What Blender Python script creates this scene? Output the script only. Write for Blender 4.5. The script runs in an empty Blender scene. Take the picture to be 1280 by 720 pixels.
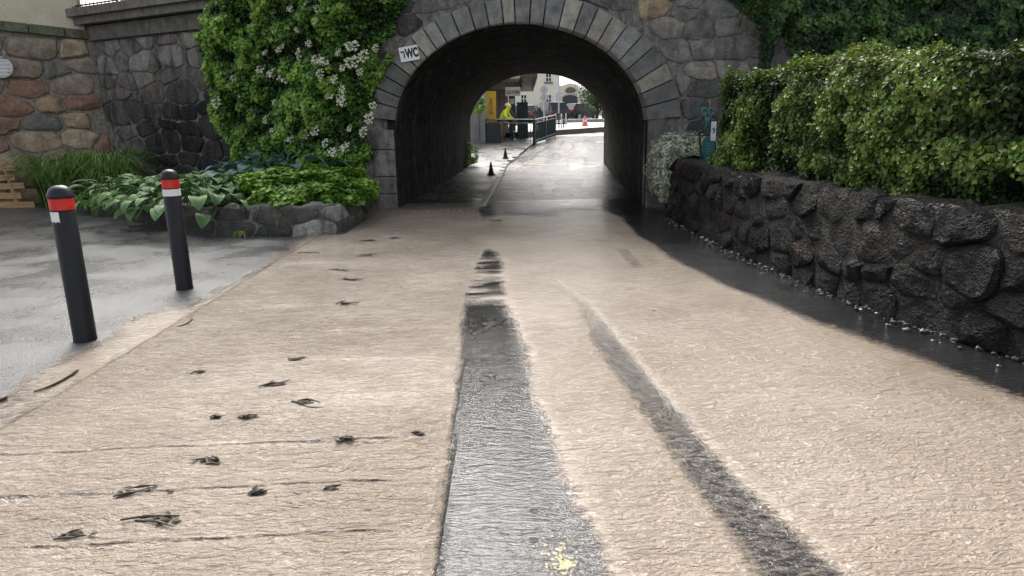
import bpy, math, random
import numpy as np
from mathutils import Vector, Matrix

random.seed(7)
RNG = np.random.default_rng(11)
SC = bpy.context.scene
COL = SC.collection
rad = math.radians

# ------------------------------------------------------------------ camera
F_PX, CAM_H = 850.0, 1.55                    # focal length in pixels of a 1280 px wide picture, eye height
PITCH, ROLL = math.atan(210 / 850.0), rad(1.0)
_cp, _sp, _cr, _sr = math.cos(PITCH), math.sin(PITCH), math.cos(ROLL), math.sin(ROLL)
_f = np.array([0, _cp, -_sp]); _r0 = np.array([1.0, 0, 0]); _u0 = np.array([0, _sp, _cp])
_r = _cr * _r0 - _sr * _u0
_u = _sr * _r0 + _cr * _u0
cam_data = bpy.data.cameras.new("camera")
cam = bpy.data.objects.new("camera", cam_data); COL.objects.link(cam)
cam_data.sensor_width = 36.0; cam_data.lens = 36.0 * F_PX / 1280.0
cam_data.clip_start = 0.05; cam_data.clip_end = 2000
cam.matrix_world = Matrix(((_r[0], _u[0], -_f[0], 0), (_r[1], _u[1], -_f[1], 0), (_r[2], _u[2], -_f[2], CAM_H), (0, 0, 0, 1)))
SC.camera = cam

# ------------------------------------------------------------------ light: overcast, raining
SUN_EL, SUN_AZ = rad(46), rad(-12)           # azimuth measured from +Y clockwise: the brightest cloud stands high beyond the bridge
world = bpy.data.worlds.new("World"); SC.world = world; world.use_nodes = True
wn, wl = world.node_tree.nodes, world.node_tree.links
wn.clear()
w_out = wn.new("ShaderNodeOutputWorld"); w_bg = wn.new("ShaderNodeBackground")
w_sky = wn.new("ShaderNodeTexSky"); w_sky.sky_type = 'NISHITA'; w_sky.sun_disc = False
w_sky.sun_elevation = SUN_EL; w_sky.sun_rotation = SUN_AZ
w_sky.air_density = 1.0; w_sky.dust_density = 6.0; w_sky.ozone_density = 1.0
w_hs = wn.new("ShaderNodeHueSaturation"); w_hs.inputs["Saturation"].default_value = 0.36
wl.new(w_sky.outputs[0], w_hs.inputs["Color"]); wl.new(w_hs.outputs[0], w_bg.inputs["Color"])
w_bg.inputs["Strength"].default_value = 0.15
wl.new(w_bg.outputs[0], w_out.inputs[0])
sun_d = bpy.data.lights.new("sun", 'SUN'); sun_d.energy = 1.15; sun_d.angle = rad(38); sun_d.color = (1.0, 0.985, 0.955)
sun = bpy.data.objects.new("sun", sun_d); COL.objects.link(sun)
_sd = Vector((math.sin(SUN_AZ) * math.cos(SUN_EL), math.cos(SUN_AZ) * math.cos(SUN_EL), math.sin(SUN_EL)))
sun.rotation_euler = _sd.to_track_quat('Z', 'Y').to_euler()
sun.location = _sd * 50
SC.view_settings.view_transform = 'Standard'; SC.view_settings.look = 'None'
SC.view_settings.gamma = 1.0; SC.view_settings.use_curve_mapping = False
SC.view_settings.exposure = 1.25
SC.render.engine = 'CYCLES'
SC.cycles.use_denoising = True
SC.cycles.max_bounces = 6; SC.cycles.transparent_max_bounces = 8
SC.cycles.sample_clamp_indirect = 6.0

# ------------------------------------------------------------------ photo pixel -> place
def ray(x, y): return _f + (x - 640) / F_PX * _r + (360 - y) / F_PX * _u
def G(x, y, z=0.0):                          # pixel whose point stands on the ground
    d = ray(x, y); t = (z - CAM_H) / d[2]
    return np.array([d[0] * t, d[1] * t, z])
def AT(x, y, Y):                             # pixel whose distance is known
    d = ray(x, y); t = Y / d[1]
    return np.array([d[0] * t, Y, CAM_H + d[2] * t])

# ------------------------------------------------------------------ small maths
def smooth(a, b, x):
    t = np.clip((np.asarray(x, float) - a) / (b - a), 0, 1); return t * t * (3 - 2 * t)
def _hash(i, j, k, s):
    h = (i * 374761393 + j * 668265263 + k * 2147483647 + s * 974634777) & 0xFFFFFFFF
    h = ((h ^ (h >> 13)) * 1274126177) & 0xFFFFFFFF
    return ((h ^ (h >> 16)) & 0xFFFF) / 65535.0
def vnoise(x, y, z=0.0, s=0):
    x, y, z = np.broadcast_arrays(np.asarray(x, float), np.asarray(y, float), np.asarray(z, float))
    xi, yi, zi = np.floor(x).astype(np.int64), np.floor(y).astype(np.int64), np.floor(z).astype(np.int64)
    fx, fy, fz = x - xi, y - yi, z - zi
    fx, fy, fz = fx * fx * (3 - 2 * fx), fy * fy * (3 - 2 * fy), fz * fz * (3 - 2 * fz)
    r = 0
    for a in (0, 1):
        for b in (0, 1):
            for c in (0, 1):
                w = (fx if a else 1 - fx) * (fy if b else 1 - fy) * (fz if c else 1 - fz)
                r = r + w * _hash(xi + a, yi + b, zi + c, s)
    return r
def fbm(x, y, z=0.0, s=0, o=3):
    r, a, f = 0, 0.5, 1.0
    for i in range(o):
        r = r + a * vnoise(np.asarray(x) * f, np.asarray(y) * f, np.asarray(z) * f, s + i); a *= .5; f *= 2.03
    return r / (1 - .5 ** o)

# ------------------------------------------------------------------ materials
def srgb(h):
    h = h.lstrip('#'); c = [int(h[i:i + 2], 16) / 255 for i in (0, 2, 4)]
    return tuple(((v + .055) / 1.055) ** 2.4 if v > .04045 else v / 12.92 for v in c)
class NT:
    def __init__(self, name):
        self.m = bpy.data.materials.new(name); self.m.use_nodes = True
        self.n, self.l = self.m.node_tree.nodes, self.m.node_tree.links
        self.n.clear()
        self.out = self.n.new("ShaderNodeOutputMaterial")
    def node(self, t, **kw):
        n = self.n.new(t)
        for k, v in kw.items(): setattr(n, k, v)
        return n
    def put(self, inp, v):
        if hasattr(v, 'is_output') or isinstance(v, bpy.types.NodeSocket): self.l.new(v, inp)
        else:
            if isinstance(v, (tuple, list)) and len(v) == 3 and inp.type == 'RGBA': v = (*v, 1)
            inp.default_value = v
    def coord(self, which="Object", scale=(1, 1, 1)):
        t = self.node("ShaderNodeTexCoord"); mp = self.node("ShaderNodeMapping")
        self.l.new(t.outputs[which], mp.inputs[0]); mp.inputs["Scale"].default_value = scale
        return mp.outputs[0]
    def pos(self, scale=(1, 1, 1)):
        t = self.node("ShaderNodeNewGeometry"); mp = self.node("ShaderNodeMapping")
        self.l.new(t.outputs["Position"], mp.inputs[0]); mp.inputs["Scale"].default_value = scale
        return mp.outputs[0]
    def noise(self, vec, scale=5, detail=4, rough=.55, dist=0.0):
        n = self.node("ShaderNodeTexNoise"); self.l.new(vec, n.inputs["Vector"])
        n.inputs["Scale"].default_value = scale; n.inputs["Detail"].default_value = detail
        n.inputs["Roughness"].default_value = rough; n.inputs["Distortion"].default_value = dist
        return n.outputs[0]
    def vor(self, vec, scale=5, feature='F1', rnd=1.0):
        n = self.node("ShaderNodeTexVoronoi", feature=feature); self.l.new(vec, n.inputs["Vector"])
        n.inputs["Scale"].default_value = scale; n.inputs["Randomness"].default_value = rnd
        return n.outputs["Distance"]
    def ramp(self, fac, stops):
        n = self.node("ShaderNodeValToRGB"); self.l.new(fac, n.inputs[0])
        e = n.color_ramp.elements
        while len(e) < len(stops): e.new(.5)
        for el, (p, c) in zip(e, stops):
            el.position = p; el.color = (*c, 1) if len(c) == 3 else c
        return n.outputs[0]
    def rampv(self, fac, stops): return self.ramp(fac, [(p, (v, v, v)) for p, v in stops])
    def mix(self, fac, a, b, mode='MIX'):
        n = self.node("ShaderNodeMix", data_type='RGBA', blend_type=mode, clamp_factor=True)
        self.put(n.inputs[0], fac); self.put(n.inputs[6], a); self.put(n.inputs[7], b)
        return n.outputs[2]
    def math(self, op, a, b=0.0, c=None):
        n = self.node("ShaderNodeMath", operation=op); self.put(n.inputs[0], a); self.put(n.inputs[1], b)
        if c is not None: self.put(n.inputs[2], c)
        return n.outputs[0]
    def bump(self, h, strength=.5, dist=.02, normal=None):
        n = self.node("ShaderNodeBump"); self.l.new(h, n.inputs["Height"])
        n.inputs["Strength"].default_value = strength; n.inputs["Distance"].default_value = dist
        if normal is not None: self.l.new(normal, n.inputs["Normal"])
        return n.outputs[0]
    def bsdf(self, col, rough=.6, normal=None, spec=.5, metal=0.0):
        b = self.node("ShaderNodeBsdfPrincipled")
        self.put(b.inputs["Base Color"], col); self.put(b.inputs["Roughness"], rough)
        b.inputs["Metallic"].default_value = metal; self.put(b.inputs["Specular IOR Level"], spec)
        if normal is not None: self.l.new(normal, b.inputs["Normal"])
        return b.outputs[0]
    def done(self, sh): self.l.new(sh, self.out.inputs[0]); return self.m

def m_plain(name, c, rough=.5, var=.15, scale=6, bump=.1, spec=.5, metal=0.0, dirt=None):
    t = NT(name); v = t.pos()
    n = t.noise(v, scale, 5)
    lo = tuple(x * (1 - var) for x in c); hi = tuple(min(1, x * (1 + var)) for x in c)
    col = t.ramp(n, [(.3, lo), (.7, hi)])
    if dirt:
        dn = t.noise(t.pos((3, 3, .6)), 4, 5, .65)
        col = t.mix(t.rampv(dn, [(.5, 0), (.72, .8)]), col, dirt)
    return t.done(t.bsdf(col, rough, t.bump(n, bump, .01), spec, metal))

def m_stone(name, rough=.62, bump=.7, streak=(.012, .012, .011), streak_amt=.5, pale=(.42, .41, .38), pale_amt=.15, fine=22, spec=.22, crag=1.0):
    t = NT(name)
    oi = t.node("ShaderNodeObjectInfo"); v = t.pos()
    n1 = t.noise(v, 5, 6, .6); n2 = t.noise(v, fine, 6, .7); n3 = t.noise(v, 1.4, 4, .6)
    mul = t.ramp(n1, [(.25, (.5, .5, .5)), (.5, (.95, .95, .95)), (.78, (1.45, 1.42, 1.35))])
    col = t.mix(1.0, oi.outputs["Color"], mul, 'MULTIPLY')
    col = t.mix(t.rampv(n2, [(.35, .55), (.6, 0)]), col, t.mix(1.0, col, (.45, .45, .45), 'MULTIPLY'))
    st = t.noise(t.pos((2.4, 2.4, .45)), 2.2, 5, .62)
    col = t.mix(t.math('MULTIPLY', t.rampv(st, [(.48, 0), (.66, 1)]), streak_amt), col, streak)
    pl = t.noise(t.pos((5, 5, 1.6)), 3.3, 6, .72)
    col = t.mix(t.math('MULTIPLY', t.rampv(pl, [(.58, 0), (.68, 1)]), pale_amt), col, pale)
    h = t.math('ADD', t.math('MULTIPLY', n1, 1.2), t.math('MULTIPLY', n2, .5))
    c1 = t.math('ABSOLUTE', t.math('SUBTRACT', t.noise(v, 7, 5, .6, .5), .5)); c2 = t.math('ABSOLUTE', t.math('SUBTRACT', t.noise(t.pos((1, 1, 1.6)), 17, 4, .6, .4), .5))
    h = t.math('ADD', h, t.math('MULTIPLY', t.math('ADD', c1, t.math('MULTIPLY', c2, .6)), 2.4 * crag))
    rg = t.rampv(n3, [(.35, max(.2, rough - .25)), (.65, rough + .1)])
    return t.done(t.bsdf(col, rg, t.bump(h, bump, .035), spec))

def m_leaf(name, rough=.38, trans=.25, spec=.45):
    t = NT(name); a = t.node("ShaderNodeAttribute", attribute_name="leafcol")
    b = t.bsdf(a.outputs["Color"], rough, None, spec)
    tr = t.node("ShaderNodeBsdfTranslucent")
    hs = t.mix(1.0, a.outputs["Color"], (1.25, 1.2, .55), 'MULTIPLY'); t.l.new(hs, tr.inputs[0])
    mx = t.node("ShaderNodeMixShader"); mx.inputs[0].default_value = trans
    t.l.new(b, mx.inputs[1]); t.l.new(tr.outputs[0], mx.inputs[2])
    return t.done(mx.outputs[0])
def m_bigleaf(name, c, edge, rough=.35):
    # one broad leaf: ribs along the blade and a paler rim, object space x across, y along
    t = NT(name); oi = t.node("ShaderNodeObjectInfo"); uv = t.node("ShaderNodeAttribute", attribute_name="across")
    rib = t.math('ABSOLUTE', t.math('SINE', t.math('MULTIPLY', uv.outputs["Fac"], 16.0)))
    col = t.mix(oi.outputs["Random"], tuple(x * .7 for x in c), tuple(x * 1.25 for x in c))
    col = t.mix(t.rampv(t.math('ABSOLUTE', uv.outputs["Fac"]), [(.62, 0), (.8, 1)]), col, edge)
    b = t.bsdf(col, rough, t.bump(rib, .5, .012), .5)
    tr = t.node("ShaderNodeBsdfTranslucent"); t.l.new(col, tr.inputs[0])
    mx = t.node("ShaderNodeMixShader"); mx.inputs[0].default_value = .2
    t.l.new(b, mx.inputs[1]); t.l.new(tr.outputs[0], mx.inputs[2])
    return t.done(mx.outputs[0])

def m_asphalt(name, c=(.05, .05, .052), wet=.5, spec=.5):
    t = NT(name); v = t.pos()
    ag = t.vor(v, 95); n1 = t.noise(v, 1.1, 5, .6); n2 = t.noise(v, 60, 3, .6)
    col = t.ramp(n2, [(.3, tuple(x * .55 for x in c)), (.55, c), (.75, tuple(x * 2.2 for x in c))])
    col = t.mix(t.rampv(n1, [(.4, 0), (.65, .5)]), col, tuple(x * 1.7 for x in c))
    rg = t.rampv(n1, [(.35, .12 + .1 * (1 - wet)), (.6, .45)])
    h = t.math('ADD', t.math('MULTIPLY', ag, 1.0), t.math('MULTIPLY', n2, .6))
    nm = t.bump(h, .55, .006)
    return t.done(t.bsdf(col, rg, nm, spec))

# muddy flood water: "murk" is how much silt hides the road below; where it is clear a thin film remains
def m_water():
    t = NT("muddy_water"); v = t.pos()
    at = t.node("ShaderNodeAttribute", attribute_name="murk")
    ch = t.node("ShaderNodeAttribute", attribute_name="chop")
    n0 = t.noise(v, .9, 5, .6)
    mud = t.ramp(n0, [(.28, (.235, .187, .140)), (.5, (.305, .25, .195)), (.72, (.37, .312, .252))])
    fo = t.noise(t.pos((7, 22, 1)), 2.6, 5, .7, .6)
    mud = t.mix(t.rampv(fo, [(.60, 0), (.74, .45)]), mud, (.46, .41, .355))
    sil = t.noise(t.pos((9, 22, 1)), 1.9, 6, .75, .4)
    edge = t.math('ADD', at.outputs["Fac"], t.math('MULTIPLY', t.math('SUBTRACT', sil, .5), 1.25))
    edge = t.math('MULTIPLY', edge, t.rampv(at.outputs["Fac"], [(.02, 0), (.12, 1)]))
    fac = t.rampv(edge, [(.2, 0), (.66, 1)])
    # ripples: wide across the flow, short along it, plus rain rings
    w1 = t.noise(t.pos((7, 19, 1)), 1.0, 3, .55, 1.3)
    w2 = t.noise(t.pos((20, 48, 1)), 1.0, 3, .6, 1.0)
    w3 = t.noise(t.pos((60, 110, 1)), 1.0, 2, .5, .3)
    dr = t.vor(v, 7.5); ring = t.rampv(dr, [(.0, 1), (.05, .1), (.10, .8), (.15, 0)])
    h = t.math('ADD', t.math('MULTIPLY', w1, 1.0), t.math('MULTIPLY', w2, .62))
    h = t.math('ADD', h, t.math('MULTIPLY', w3, .22))
    h = t.math('MULTIPLY', h, t.math('MULTIPLY_ADD', ch.outputs["Fac"], 1.1, .012))
    h = t.math('ADD', h, t.math('MULTIPLY', ring, .06)); h = t.math('ADD', h, t.math('MULTIPLY', t.noise(t.pos((75, 130, 1)), 1.0, 3, .65, .4), .022))
    nm = t.bump(h, 1.0, .04)
    mudsh = t.bsdf(mud, .10, nm, .5)
    # clear film
    tr = t.node("ShaderNodeBsdfTransparent"); tr.inputs[0].default_value = (.93, .925, .91, 1)
    gl = t.node("ShaderNodeBsdfGlossy"); gl.inputs["Roughness"].default_value = .07; t.l.new(nm, gl.inputs["Normal"])
    fr = t.node("ShaderNodeFresnel"); fr.inputs[0].default_value = 1.38; t.l.new(nm, fr.inputs["Normal"])
    clear = t.node("ShaderNodeMixShader"); t.l.new(fr.outputs[0], clear.inputs[0])
    t.l.new(tr.outputs[0], clear.inputs[1]); t.l.new(gl.outputs[0], clear.inputs[2])
    mx = t.node("ShaderNodeMixShader"); t.l.new(fac, mx.inputs[0])
    t.l.new(clear.outputs[0], mx.inputs[1]); t.l.new(mudsh, mx.inputs[2])
    return t.done(mx.outputs[0])

# ------------------------------------------------------------------ mesh helpers
def tag(o, label=None, cat=None, group=None, kind=None):
    if label: o["label"] = label
    if cat: o["category"] = cat
    if group: o["group"] = group
    if kind: o["kind"] = kind
    return o
def empty(name, loc=(0, 0, 0), rz=0.0):
    o = bpy.data.objects.new(name, None); COL.objects.link(o)
    o.location = loc; o.rotation_euler = (0, 0, rz); o.empty_display_size = .2
    return o
def mesh_np(name, V, Fc, mats, smooth_=True):
    me = bpy.data.meshes.new(name)
    me.from_pydata([tuple(map(float, v)) for v in V], [], [tuple(map(int, f)) for f in Fc])
    for m in (mats if isinstance(mats, (list, tuple)) else [mats]): me.materials.append(m)
    if smooth_: me.polygons.foreach_set("use_smooth", [True] * len(me.polygons))
    me.update(); return me
def link(name, me, parent=None, loc=(0, 0, 0)):
    o = bpy.data.objects.new(name, me); COL.objects.link(o)
    if parent is not None: o.parent = parent
    o.location = loc
    return o
class MB:
    def __init__(s): s.v, s.f = [], []
    def add(s, V, Fc):
        b = len(s.v); s.v += [tuple(map(float, v)) for v in V]; s.f += [tuple(i + b for i in f) for f in Fc]; return s
    def box(s, c, d, rz=0.0, ch=0.0, M=None):
        x, y, z = d[0] / 2, d[1] / 2, d[2] / 2
        if ch <= 0:
            V = [(a * x, b * y, e * z) for e in (-1, 1) for a, b in ((-1, -1), (1, -1), (1, 1), (-1, 1))]
            Fc = [(3, 2, 1, 0), (4, 5, 6, 7), (0, 1, 5, 4), (1, 2, 6, 5), (2, 3, 7, 6), (3, 0, 4, 7)]
        else:
            V = []
            for e, q in ((-1, ch), (-1, 0), (1, 0), (1, ch)):
                zz = e * (z if q else z - ch)
                for a, b in ((-1, -1), (1, -1), (1, 1), (-1, 1)): V.append((a * (x - q), b * (y - q), zz))
            Fc = [(3, 2, 1, 0), (12, 13, 14, 15)]
            for k in range(3):
                for j in range(4): Fc.append((k * 4 + j, k * 4 + (j + 1) % 4, k * 4 + 4 + (j + 1) % 4, k * 4 + 4 + j))
        R = Matrix.Rotation(rz, 3, 'Z') if M is None else M
        return s.add([tuple(R @ Vector(v) + Vector(c)) for v in V], Fc)
    def tube(s, pts, rs, n=8, cap=True):
        pts = [Vector(p) for p in pts]; rs = [rs] * len(pts) if not isinstance(rs, (list, tuple)) else rs
        V, Fc = [], []; up = None
        for i, p in enumerate(pts):
            d = (pts[min(i + 1, len(pts) - 1)] - pts[max(i - 1, 0)]).normalized()
            if up is None: up = d.orthogonal().normalized()
            up = (up - d * up.dot(d)); up = up.normalized() if up.length > 1e-6 else d.orthogonal().normalized()
            q = d.cross(up)
            for k in range(n):
                a = 2 * math.pi * k / n; V.append(p + (up * math.cos(a) + q * math.sin(a)) * rs[i])
        for i in range(len(pts) - 1):
            for k in range(n): Fc.append((i * n + k, i * n + (k + 1) % n, (i + 1) * n + (k + 1) % n, (i + 1) * n + k))
        if cap: Fc += [tuple(range(n))[::-1], tuple((len(pts) - 1) * n + k for k in range(n))]
        return s.add(V, Fc)
    def lathe(s, prof, n=24, c=(0, 0, 0)):
        V, Fc = [], []
        for r, z in prof:
            for k in range(n):
                a = 2 * math.pi * k / n; V.append((c[0] + r * math.cos(a), c[1] + r * math.sin(a), c[2] + z))
        for i in range(len(prof) - 1):
            for k in range(n): Fc.append((i * n + k, i * n + (k + 1) % n, (i + 1) * n + (k + 1) % n, (i + 1) * n + k))
        Fc += [tuple(range(n))[::-1], tuple((len(prof) - 1) * n + k for k in range(n))]
        return s.add(V, Fc)
    def prism(s, poly, frame, d0, d1, ch=0.0):
        # polygon (u, v) counter-clockwise seen from the front, pushed from depth d0 to d1 along the frame's normal
        O, U, W, N = frame; n = len(poly); c = np.mean(poly, axis=0)
        rings = [(poly, d0), (poly, d1 - ch)] if ch else [(poly, d0), (poly, d1)]
        if ch:
            q = []
            for p in poly:
                d = np.asarray(p) - c; L = np.linalg.norm(d); q.append(c + d * max(0, (L - ch * 1.3)) / L)
            rings.append((q, d1))
        V = [O + U * p[0] + W * p[1] + N * d for pl, d in rings for p in pl]; Fc = []
        for r in range(len(rings) - 1):
            for k in range(n): Fc.append((r * n + k, r * n + (k + 1) % n, (r + 1) * n + (k + 1) % n, (r + 1) * n + k))
        Fc += [tuple(range(n))[::-1], tuple((len(rings) - 1) * n + k for k in range(n))]
        return s.add(V, Fc)
    def build(s, name, mat, parent=None, world=True, smooth_=False, origin=None):
        # vertices are given in world axes; the object gets its origin at "origin" and sits under an unrotated parent
        pl = np.array(parent_loc(parent)) if (parent is not None and world) else np.zeros(3)
        V = np.array(s.v); o0 = np.zeros(3) if origin is None else np.array(origin, float)
        if origin is None and parent is not None and world: o0 = pl
        me = mesh_np(name, V - o0, s.f, mat, smooth_)
        return link(name, me, parent, tuple(o0 - pl))
def parent_loc(p):
    v = np.zeros(3)
    while p is not None: v = v + np.array(p.location); p = p.parent
    return v
def shade_auto(o, ang=35):
    me = o.data; me.polygons.foreach_set("use_smooth", [True] * len(me.polygons)); me.set_sharp_from_angle(angle=rad(ang)); return o

# ------------------------------------------------------------------ rubble masonry: a power diagram of stones
def clip(poly, a, b, c):                      # keep a*x + b*y <= c
    out = []
    for i in range(len(poly)):
        p, q = poly[i], poly[(i + 1) % len(poly)]
        dp, dq = a * p[0] + b * p[1] - c, a * q[0] + b * q[1] - c
        if dp <= 0: out.append(p)
        if (dp < 0 < dq) or (dq < 0 < dp):
            t = dp / (dp - dq); out.append((p[0] + t * (q[0] - p[0]), p[1] + t * (q[1] - p[1])))
    return out
def stones(parent, mat, frame, u0, u1, v0, v1, cw, chh, gap, proud, seed, colf, extra=None, keep=None, name="stone", wvar=.35, back=.08, rough=.25, warp=None):
    rg = np.random.default_rng(seed); pts = []
    O, U, W, N = frame
    nv = max(1, round((v1 - v0) / chh)); nu = max(1, round((u1 - u0) / cw))
    for j in range(nv):
        off = (j % 2) * .5 + rg.uniform(-.2, .2)
        for i in range(-1, nu + 1):
            pts.append((u0 + (i + .5 + off * .9 - .2 + rg.uniform(-.36, .36)) * (u1 - u0) / nu, v0 + (j + .5 + rg.uniform(-.3, .3)) * (v1 - v0) / nv))
    pts = [p for p in pts if u0 - cw < p[0] < u1 + cw]
    P = np.array([(p[0] / cw, p[1] / chh) for p in pts]); wgt = rg.uniform(0, wvar, len(P))
    made = []; pl = parent_loc(parent)
    for i, p in enumerate(P):
        if not (u0 <= pts[i][0] <= u1): continue
        if keep and not keep(*pts[i]): continue
        poly = [(u0, v0), (u1, v0), (u1, v1), (u0, v1)]
        d = np.sum((P - p) ** 2, axis=1); near = [j for j in np.argsort(d)[1:26]]
        for j in near:                        # half planes of the power diagram, in scaled space, then back in metres
            a, b = 2 * (P[j] - p); c = (P[j] @ P[j] - wgt[j]) - (p @ p - wgt[i])
            A, B = a / cw, b / chh; L = math.hypot(A, B)
            poly = clip(poly, A / L, B / L, c / L - gap * .5)
            if len(poly) < 3: break
        if len(poly) >= 3 and extra:
            for (A, B, Cc) in extra(*pts[i]):
                poly = clip(poly, A, B, Cc - gap * .5)
                if len(poly) < 3: break
        if len(poly) < 3: continue
        q = np.array(poly)
        ar = .5 * abs(np.sum(q[:, 0] * np.roll(q[:, 1], -1) - q[:, 1] * np.roll(q[:, 0], -1)))
        if ar < .12 * cw * chh: continue
        c0 = q.mean(axis=0)
        # resample the outline and round its corners
        per = np.vstack([q, q[:1]]); sl = np.r_[0, np.cumsum(np.linalg.norm(np.diff(per, axis=0), axis=1))]
        n = 18; ss = np.linspace(0, sl[-1], n, endpoint=False)
        q = np.c_[np.interp(ss, sl, per[:, 0]), np.interp(ss, sl, per[:, 1])]
        q = .12 * np.roll(q, 1, 0) + .76 * q + .12 * np.roll(q, -1, 0)
        q = q + rg.normal(0, .022 * min(cw, chh), q.shape)
        h = proud * rg.uniform(.5, 1.4); half = np.abs(q - c0).max(axis=0) + 1e-6
        ph = rg.uniform(0, 6.28); pls = [(ph + j * 1.57 + rg.normal(0, .4), rg.uniform(.85, 1.35), rg.uniform(0, 1.0) * rough * 3) for j in range(4)]
        def face(pr):                          # a few split planes, as a hammer leaves them
            w = (pr - c0) / half; z = np.full(len(pr), 9.0)
            for an, hh, sl_ in pls: z = np.minimum(z, hh - sl_ * (w[:, 0] * math.cos(an) + w[:, 1] * math.sin(an)))
            nz = fbm(pr[:, 0] * 9 + i, pr[:, 1] * 9, 0, 7, 3) - .5
            return h * (np.maximum(z, .25) + .7 * nz)
        V = [np.c_[q, np.full(n, -back)]]
        for sc, k_, k0 in ((1.0, .12, 0), (.95, .72, .0), (.78, 1, 0), (.52, 1, 0), (.26, 1, 0)):
            pr = c0 + (q - c0) * sc + (rg.normal(0, .012 * min(cw, chh), q.shape) if sc < .9 else 0)
            V.append(np.c_[pr, face(pr) * k_])
        V = np.vstack(V + [np.array([[*c0, face(c0[None])[0]]])])
        Fc = []
        for r in range(5):
            for k in range(n): Fc.append((r * n + k, r * n + (k + 1) % n, (r + 1) * n + (k + 1) % n, (r + 1) * n + k))
        for k in range(n): Fc.append((5 * n + k, 5 * n + (k + 1) % n, 6 * n))
        if warp is None:
            wv = O + np.outer(V[:, 0], U) + np.outer(V[:, 1], W) + np.outer(V[:, 2], N)
        else: wv = warp(V)
        org = wv.mean(axis=0)
        o = link(name, mesh_np(name, wv - org, Fc, mat), parent, tuple(org - pl)); o.data.set_sharp_from_angle(angle=rad(32))
        o.color = (*colf(rg, *c0), 1)
        made.append(o)
    return made
def pick(pal, jit=.15):
    def f(rg, u, v):
        c = np.array(pal[rg.integers(len(pal))]) * rg.uniform(1 - jit, 1 + jit) ; return tuple(np.clip(c, 0, 1))
    return f

# ------------------------------------------------------------------ leaves
def leaf_mesh(name, P, N, size, colors, mat, width=.42, fold=.18, rng=RNG, droop=.0, updir=None):
    n = len(P); P = np.asarray(P); N = np.asarray(N, float)
    N = N / (np.linalg.norm(N, axis=1, keepdims=True) + 1e-9)
    t = rng.normal(0, 1, (n, 3)) if updir is None else updir + rng.normal(0, .45, (n, 3))
    t -= N * np.sum(t * N, axis=1, keepdims=True); t /= np.linalg.norm(t, axis=1, keepdims=True) + 1e-9
    b = np.cross(N, t); s = np.asarray(size).reshape(-1, 1) * np.ones((n, 1))
    base = P - t * s * .5
    V = np.empty((n, 6, 3))
    V[:, 0] = base
    V[:, 1] = base + t * s * .38 - b * s * width + N * s * fold
    V[:, 2] = base + t * s * .42
    V[:, 3] = base + t * s * .38 + b * s * width + N * s * fold
    V[:, 4] = base + t * s * .75 + b * s * width * .0 - N * s * droop * .4
    V[:, 5] = base + t * s * 1.0 - N * s * droop
    V = V[:, [0, 1, 2, 3, 5]]
    idx = (np.arange(n) * 5)[:, None]
    tri = np.concatenate([idx + [0, 2, 1], idx + [0, 3, 2], idx + [1, 2, 4], idx + [2, 3, 4]], axis=1).reshape(-1, 3)
    me = bpy.data.meshes.new(name); me.vertices.add(n * 5); me.vertices.foreach_set("co", V.reshape(-1).astype(np.float32))
    me.loops.add(len(tri) * 3); me.polygons.add(len(tri))
    me.loops.foreach_set("vertex_index", tri.reshape(-1).astype(np.int32))
    me.polygons.foreach_set("loop_start", (np.arange(len(tri)) * 3).astype(np.int32))
    me.polygons.foreach_set("use_smooth", np.zeros(len(tri), bool))
    me.update(calc_edges=True)
    ca = me.attributes.new("leafcol", 'FLOAT_COLOR', 'POINT')
    cc = np.repeat(np.c_[colors, np.ones(n)], 5, axis=0)
    ca.data.foreach_set("color", cc.reshape(-1).astype(np.float32))
    me.materials.append(mat); return me
def leaf_colors(n, pal, rng=RNG, k=None):
    pal = np.array(pal); a = rng.uniform(0, 1, n) if k is None else np.clip(k + rng.normal(0, .18, n), 0, 1)
    x = a * (len(pal) - 1); i = np.clip(x.astype(int), 0, len(pal) - 2); f = (x - i)[:, None]
    return (pal[i] * (1 - f) + pal[i + 1] * f) * rng.uniform(.8, 1.2, (n, 1))

# ================================================================== THE SETTING
_ZY = [-30, 17, 20, 22.5, 25.5, 29, 33, 36, 45, 60, 80, 140, 500]
_ZZ = [0, 0, .05, .13, .32, .58, .74, .88, .9, 1.0, 1.2, 1.6, 3]
def zg(Y): return np.interp(Y, _ZY, _ZZ)
def zs(Y): return np.interp(Y, [30, 33, 36, 45, 60, 80, 200], [.95, .98, 1.12, 1.24, 1.42, 1.7, 2.4])   # raised street beyond
def xk(Y): return np.interp(Y, [-3, 2.2, 5, 8, 12.2, 22.2, 28.4, 33], [-.29, -.31, -.41, -.36, -.53, -.14, .93, 2.0])   # path edge

M_BAY = m_asphalt("wet_bay_asphalt", (.085, .084, .082), .7)
M_ROAD = m_asphalt("wet_road_asphalt", (.030, .0315, .0345), .0, .06)
M_PATH = m_asphalt("wet_path_asphalt", (.075, .072, .066), .7)
M_KERB = m_plain("kerb_concrete", (.26, .235, .20), .45, .3, 9, .3, dirt=(.10, .085, .065))
M_KERBM = m_plain("muddy_kerb", (.27, .225, .175), .4, .3, 9, .3, dirt=(.12, .10, .08))
M_STREET = m_asphalt("far_street", (.22, .215, .21), .4)
M_WATER = m_water()

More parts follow.
